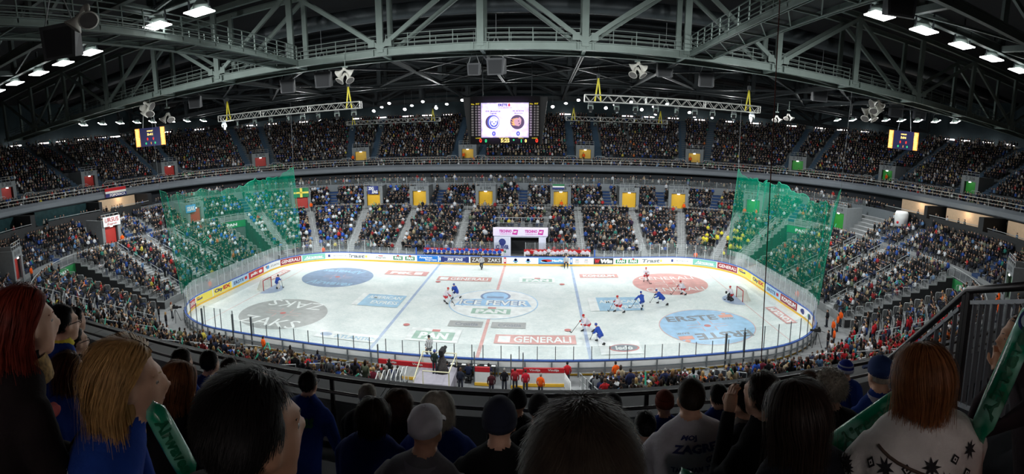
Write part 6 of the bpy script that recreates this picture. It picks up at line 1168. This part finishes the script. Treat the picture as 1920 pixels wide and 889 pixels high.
p = fg((2.79, -45.23, 14.46), 'man with glasses in blue jersey with green word on the back', -.1, 'short', 'black', BL, n=900, glasses=True); lettering('waves', INK['green'], p, backmap(0, -.3, 1.4, .09, cl=clinger(p)), .04)
fg((3.23, -44.81, 14.19), 'grey-haired spectator at the rail left of centre', 0, 'short', 'silver', DK, n=1600, sw=.004); fg((3.76, -45.47, 14.54), 'spectator with long brown hair at the rail left of centre', 0, 'med', 'brown', DK, n=2400, sw=.004)
p = fg((3.8, -46.2, 14.85), 'spectator with dark hair in blue jersey with pale number patch', 0, 'med', 'dbrown', (28, 50, 120), n=2400, sw=.004, collar=(220, 200, 60)); MB().add([torso_pt(-PI/2+a, z, .018) for z in (-.62, -.36) for a in (-.75, -.4, 0, .4, .75)], [(i, i+1, i+6, i+5) for i in range(4)]).build('number_patch', flat('patch_grey', (120, 124, 150), .9), p); lettering('84', INK['navy'], p, backmap(0, -.58, 1.0, .18, off=.021), .05)
p = fg((4.21, -45.97, 14.82), 'silver-bobbed spectator in blue jersey with white patch', .1, 'med', 'silver', BL, n=3000, sw=.004); MB().add([torso_pt(-PI/2+a+.3, z, .018) for z in (-.55, -.3) for a in (-.5, -.2, .1, .4)], [(i, i+1, i+5, i+4) for i in range(3)]).build('white_patch', INK['white'], p); lettering('kt', INK['navy'], p, backmap(.25, -.48, .6, .16, off=.021), .05); lettering('& SERVISI', INK['navy'], p, backmap(.25, -.54, .8, .04, off=.021), .03)
p = fg((4.39, -47.06, 15.33), 'boy in pale grey cap and grey hooded top', -.1, None, 'brown', (110, 110, 116), scale=.95, voxel=.011, hat=('cap', (198, 196, 204), (206, 204, 210)), skin=1, hs=.9); MB().loft([(0, -.09, -.22, .14, .08), (0, -.08, -.17, .14, .1), (0, -.05, -.12, .1, .09)], 18, cap=False).build('hood', flat('hood_grey', (120, 120, 128), .95), p, smooth=True)
fg((4.73, -46.8, 15.24), 'spectator in dark knitted hat and dark coat near centre', 0, None, 'black', DK, voxel=.012, hat=('beanie', (26, 30, 50), (26, 30, 50)), hs=.9)
fg((4.72, -44.8, 14.24), 'dark round hat at the rail just left of the big head', 0, None, 'black', DK, hat=('beanie', (20, 20, 24), (20, 20, 24))); fg((4.93, -45.19, 14.4), 'second dark hat at the rail beside the big head', 0, None, 'black', DK, hat=('beanie', (24, 24, 28), (24, 24, 28)))
fg((5.02, -48.5, 16.165), 'large ash-brown head of hair close in front at bottom centre', 0, 'spiky', 'ash', DK, scale=1.12, voxel=.013, n=13000, sw=.0015, hs=1.02)
fg((5.61, -44.94, 14.26), 'dark knitted hat at the rail right of the big head', 0, None, 'black', DK, hat=('beanie', (22, 22, 26), (22, 22, 26))); fg((6.16, -44.75, 14.16), 'spectator in rust orange knitted hat at the rail', 0, None, 'black', BL, hat=('beanie', (120, 48, 32), (112, 44, 30))); fg((5.74, -45.78, 14.58), 'short dark head low behind the rail, left of the white shirt', 0, 'crop', 'black', DK, n=1500)
p = fg((5.85, -46.53, 15.2), 'man in white shirt lettered in blue on the back', 0, 'crop', 'dbrown', (214, 212, 222), voxel=.011, n=5000, sw=.003, wd=1.12)
for tx, z, h, sp, u in (('MOJ', -.145, .028, .5, -.28), ('ZAGREB', -.2, .045, 1.25, 0), ('GRAD', -.25, .03, .45, .35), ('TAK IMAM TE RAD!', -.3, .03, 1.3, 0)): lettering(tx, INK['navy'], p, backmap(u, z, sp, h, 1.12, cl=clinger(p)), .05)
fg((6.66, -44.91, 14.28), 'dark head in blue and white jersey beyond the white shirt man', .1, 'short', 'black', BL, n=900)
fg((6.19, -46.56, 15.16), 'young man in dark jacket with grey hood, face turned left', .75, 'short', 'black', (34, 34, 44), voxel=.012, n=2400, sw=.004, face=True, collar=(96, 92, 90)); fg((6.06, -47.07, 15.47), 'brown-haired spectator raising a hand to the face', .4, 'short', 'dbrown', DK, voxel=.012, n=2200, sw=.004, arms=(((.25, .1, -.5), (.1, .2, -.62)), ((-.2, .08, -.42), (-.09, .14, -.12))))
p = fg((5.84, -47.79, 15.79), 'big long-haired brunette in dark top seen close from behind', .15, 'long', 'dbrown', (24, 26, 34), voxel=.013, n=6500, sw=.0022, hs=1.06, collar=(150, 40, 60))
fg((6.71, -46.74, 15.23), 'person with curly grey hair in dark coat', .1, 'curly', 'silver', DK, n=3200, sw=.004, hs=1.04); fg((7.07, -45.9, 14.82), 'brown-haired head partly hidden behind the long-haired brunette', .1, 'short', 'brown', DK)
fg((8.2, -44.85, 14.3), 'child in blue and white striped knitted hat at the rail', .2, None, 'black', BL, scale=.9, hat=('beanie', (30, 50, 150), (200, 206, 226)))
p = fg((7.15, -46.7, 15.24), 'man in blue cap with pale hood and blue jacket', -.1, 'crop', 'silver', BL, voxel=.012, n=1400, hat=('cap', (30, 56, 110), (30, 56, 110)), skin=0); MB().loft([(0, -.09, -.22, .14, .09), (0, -.08, -.16, .14, .11), (0, -.05, -.11, .1, .09)], 18, cap=False).build('hood', flat('hood_lilac', (168, 166, 186), .95), p, smooth=True)
p = fg((6.3, -47.95, 15.92), 'woman with copper bob in white patterned knit sweater', -.3, 'fringe', 'copper', (214, 210, 206), voxel=.012, n=6500, sw=.0022, hs=1.07, wd=1.1, collar=(216, 212, 208))
cl = clinger(p)
KB = flat('knit_black', (30, 28, 32), .95); KC = flat('knit_cream', (214, 210, 206), .95)
def knit(dg, z, shape, s):
    c0 = cl(Vector((.36*math.cos(math.radians(dg)), -.06+.28*math.sin(math.radians(dg)), z)), 0); n0 = (c0-Vector((0, -.06, z-.05))).normalized(); t1 = Vector((0, 0, 1)).cross(n0).normalized(); t2 = n0.cross(t1)
    if shape == 'star':
        pts = [(0, 0)]+[(s*(1 if j % 2 == 0 else .42)*math.cos(PI*j/8), s*(1 if j % 2 == 0 else .42)*math.sin(PI*j/8)) for j in range(16)]; MB().add([cl(c0+t1*x+t2*y+n0*.02) for x, y in pts], [(0, j+1, (j+1) % 16+1) for j in range(16)]).build('knit_star', KB, p)
    else:
        for k, f in ((KB, 1), (KC, .55), (KB, .25)): MB().add([cl(c0+t1*x*s*f+t2*y*s*f+n0*.02, .0015*(1-f)) for x, y in ((1, 0), (0, 1), (-1, 0), (0, -1))], [(0, 1, 2, 3)]).build('knit_diamond', k, p)
for j in range(9): knit(-205+j*18, -.235+.011*j, 'star' if j % 2 == 0 else 'diamond', .042 if j % 2 == 0 else .022)
for j in range(8): knit(-196+j*18, -.31+.011*j, 'diamond' if j % 2 else 'star', .022 if j % 2 else .038)
MB().tube([cl(torso_pt(-PI/2+a-.4, -.16-.16*(a+.7)/1.9, .05, 1.1)) for a in [-.7+1.9*k/12 for k in range(13)]], .006, 6).build('bag_strap', flat('strap_brown', (84, 66, 56), .9), p, smooth=True)
fg((7.12, -47.83, 15.89), 'bald man resting his chin on a hand at the right edge', .9, 'crop', 'dbrown', (46, 36, 40), face=True, n=300, voxel=.011, skin=1, arms=(((.25, .1, -.5), (.1, .2, -.62)), ((-.22, .16, -.4), (-.04, .11, -.17))))
fg((6.52, -48.5, 15.98), 'person in orange and blue jersey cut off at the right edge', .3, 'short', 'brown', (206, 92, 34), wd=1.05)
# --- inflatable cheering sticks
def stick(a, b, r_, label, tx=True, roll=0., flip=False):
    a, b = Vector(a), Vector(b); L = (b-a).length; root = empty('inflatable_stick', a, 0, label, 'inflatable stick', 'green inflatable sticks'); root.rotation_mode = 'QUATERNION'; root.rotation_quaternion = (b-a).to_track_quat('Z', 'Y')
    m_ = MB(); n = 18; rr = [(.0, .02, .95), (.03, .6, 1), (.1, .95, .98), (.3, 1, 1), (.7, 1, 1), (.9, .95, .98), (.97, .6, 1), (1, .02, .95)]
    m_.loft([(0, 0, f*L, max(.002, r_*(k if f not in (0, 1) else .95)), max(.002, r_*k)) for f, k, _ in rr], n); m = MATS.get('stick_film') or mat('stick_film', S(30, 150, 110), .22, noise=.0, spec=.6)
    if 'Mix_done' not in m:
        nt = m.node_tree; b_ = nt.nodes['Principled BSDF']; nz = nt.nodes.new('ShaderNodeTexNoise'); nz.inputs['Scale'].default_value = 7; tc = nt.nodes.new('ShaderNodeTexCoord'); nt.links.new(tc.outputs['Object'], nz.inputs[0]); r = nt.nodes.new('ShaderNodeValToRGB'); r.color_ramp.elements[0].position = .42; r.color_ramp.elements[0].color = (*S(14, 128, 92), 1); r.color_ramp.elements[1].position = .62; r.color_ramp.elements[1].color = (*S(150, 206, 190), 1); nt.links.new(nz.outputs[0], r.inputs[0]); nt.links.new(r.outputs[0], b_.inputs['Base Color']); m['Mix_done'] = 1
    m_.build('film', m, root, smooth=True)
    if tx:
        fn = lambda u, v: ((r_+.003)*math.cos(roll+(.5-v)*1.1), (r_+.003)*math.sin(roll+(.5-v)*1.1), L*(.15+.7*(u if not flip else 1-u))) if not flip else ((r_+.003)*math.cos(roll+(v-.5)*1.1), (r_+.003)*math.sin(roll+(v-.5)*1.1), L*(.15+.7*(1-u)))
        lettering('Airwaves', flat('stick_green', (14, 96, 66), .4), root, fn, .05)
    return root
camv = Vector((CAMX, CAMY, CAMZ))
def rollto(a, b):
    a, b = Vector(a), Vector(b); q = (b-a).to_track_quat('Z', 'Y'); l = q.inverted() @ (camv-(a+b)/2); return math.atan2(l.y, l.x)
for a, b, r_, lb, fl in (((4.058, -48.458, 16.125), (4.125, -48.41, 15.93), .03, 'green inflatable stick held by the blond woman', False), ((6.06, -47.7, 15.53), (6.42, -47.77, 15.74), .055, 'green inflatable stick left of the patterned sweater', False), ((6.46, -48.14, 15.7), (6.66, -48.2, 16.24), .048, 'green inflatable stick with blue emblem at the right edge', False), ((6.46, -47.69, 15.6), (6.72, -47.62, 15.68), .05, 'second green inflatable stick behind the patterned sweater', False), ((5.62, -47.2, 15.2), (5.72, -47.2, 14.9), .05, 'tip of a green inflatable stick below the white shirt', False)):
    s_ = stick(a, b, r_, lb, True, rollto(a, b), fl)
    if 'emblem' in lb:
        rl = rollto(a, b); L = (Vector(b)-Vector(a)).length; fn = lambda u, v: ((r_+.004)*math.cos(rl+v/r_), (r_+.004)*math.sin(rl+v/r_), L*.86+u)
        MB().add([fn(.045*math.cos(t), .04*math.sin(t)) for t in [2*PI*k/20 for k in range(20)]], [tuple(range(20))]).build('emblem_disc', INK['navy'], s_); fn2 = lambda u, v: ((r_+.005)*math.cos(rl+v/r_), (r_+.005)*math.sin(rl+v/r_), L*.86+u); MB().add([fn2(.03*math.cos(t), .027*math.sin(t)) for t in [2*PI*k/20 for k in range(20)]], [tuple(range(20))]).build('emblem_face', flat('emblem_pale', (176, 200, 214), .5), s_)
# --- teal sticks waved in the crowd
m_ = MB()
for i, s in enumerate(seats):
    if s[6] == 0 and rnd.random() < .07 and s[7] < 16 and i not in indiv:
        a = Vector((s[0]+rnd.uniform(-.2, .2), s[1]+rnd.uniform(-.1, .1), s[2]+rnd.uniform(.7, 1.1))); d = Vector((rnd.uniform(-.4, .4), rnd.uniform(-.4, .4), rnd.uniform(.2, .6))); m_.tube([a, a+d], .05, 5)
tag(m_.build('cheering_sticks', flat('stick_teal', (70, 190, 160), .4)), 'teal inflatable sticks waved all over the lower stands', 'inflatable sticks', kind='stuff')
bpy.data.scenes.remove(_tsc)
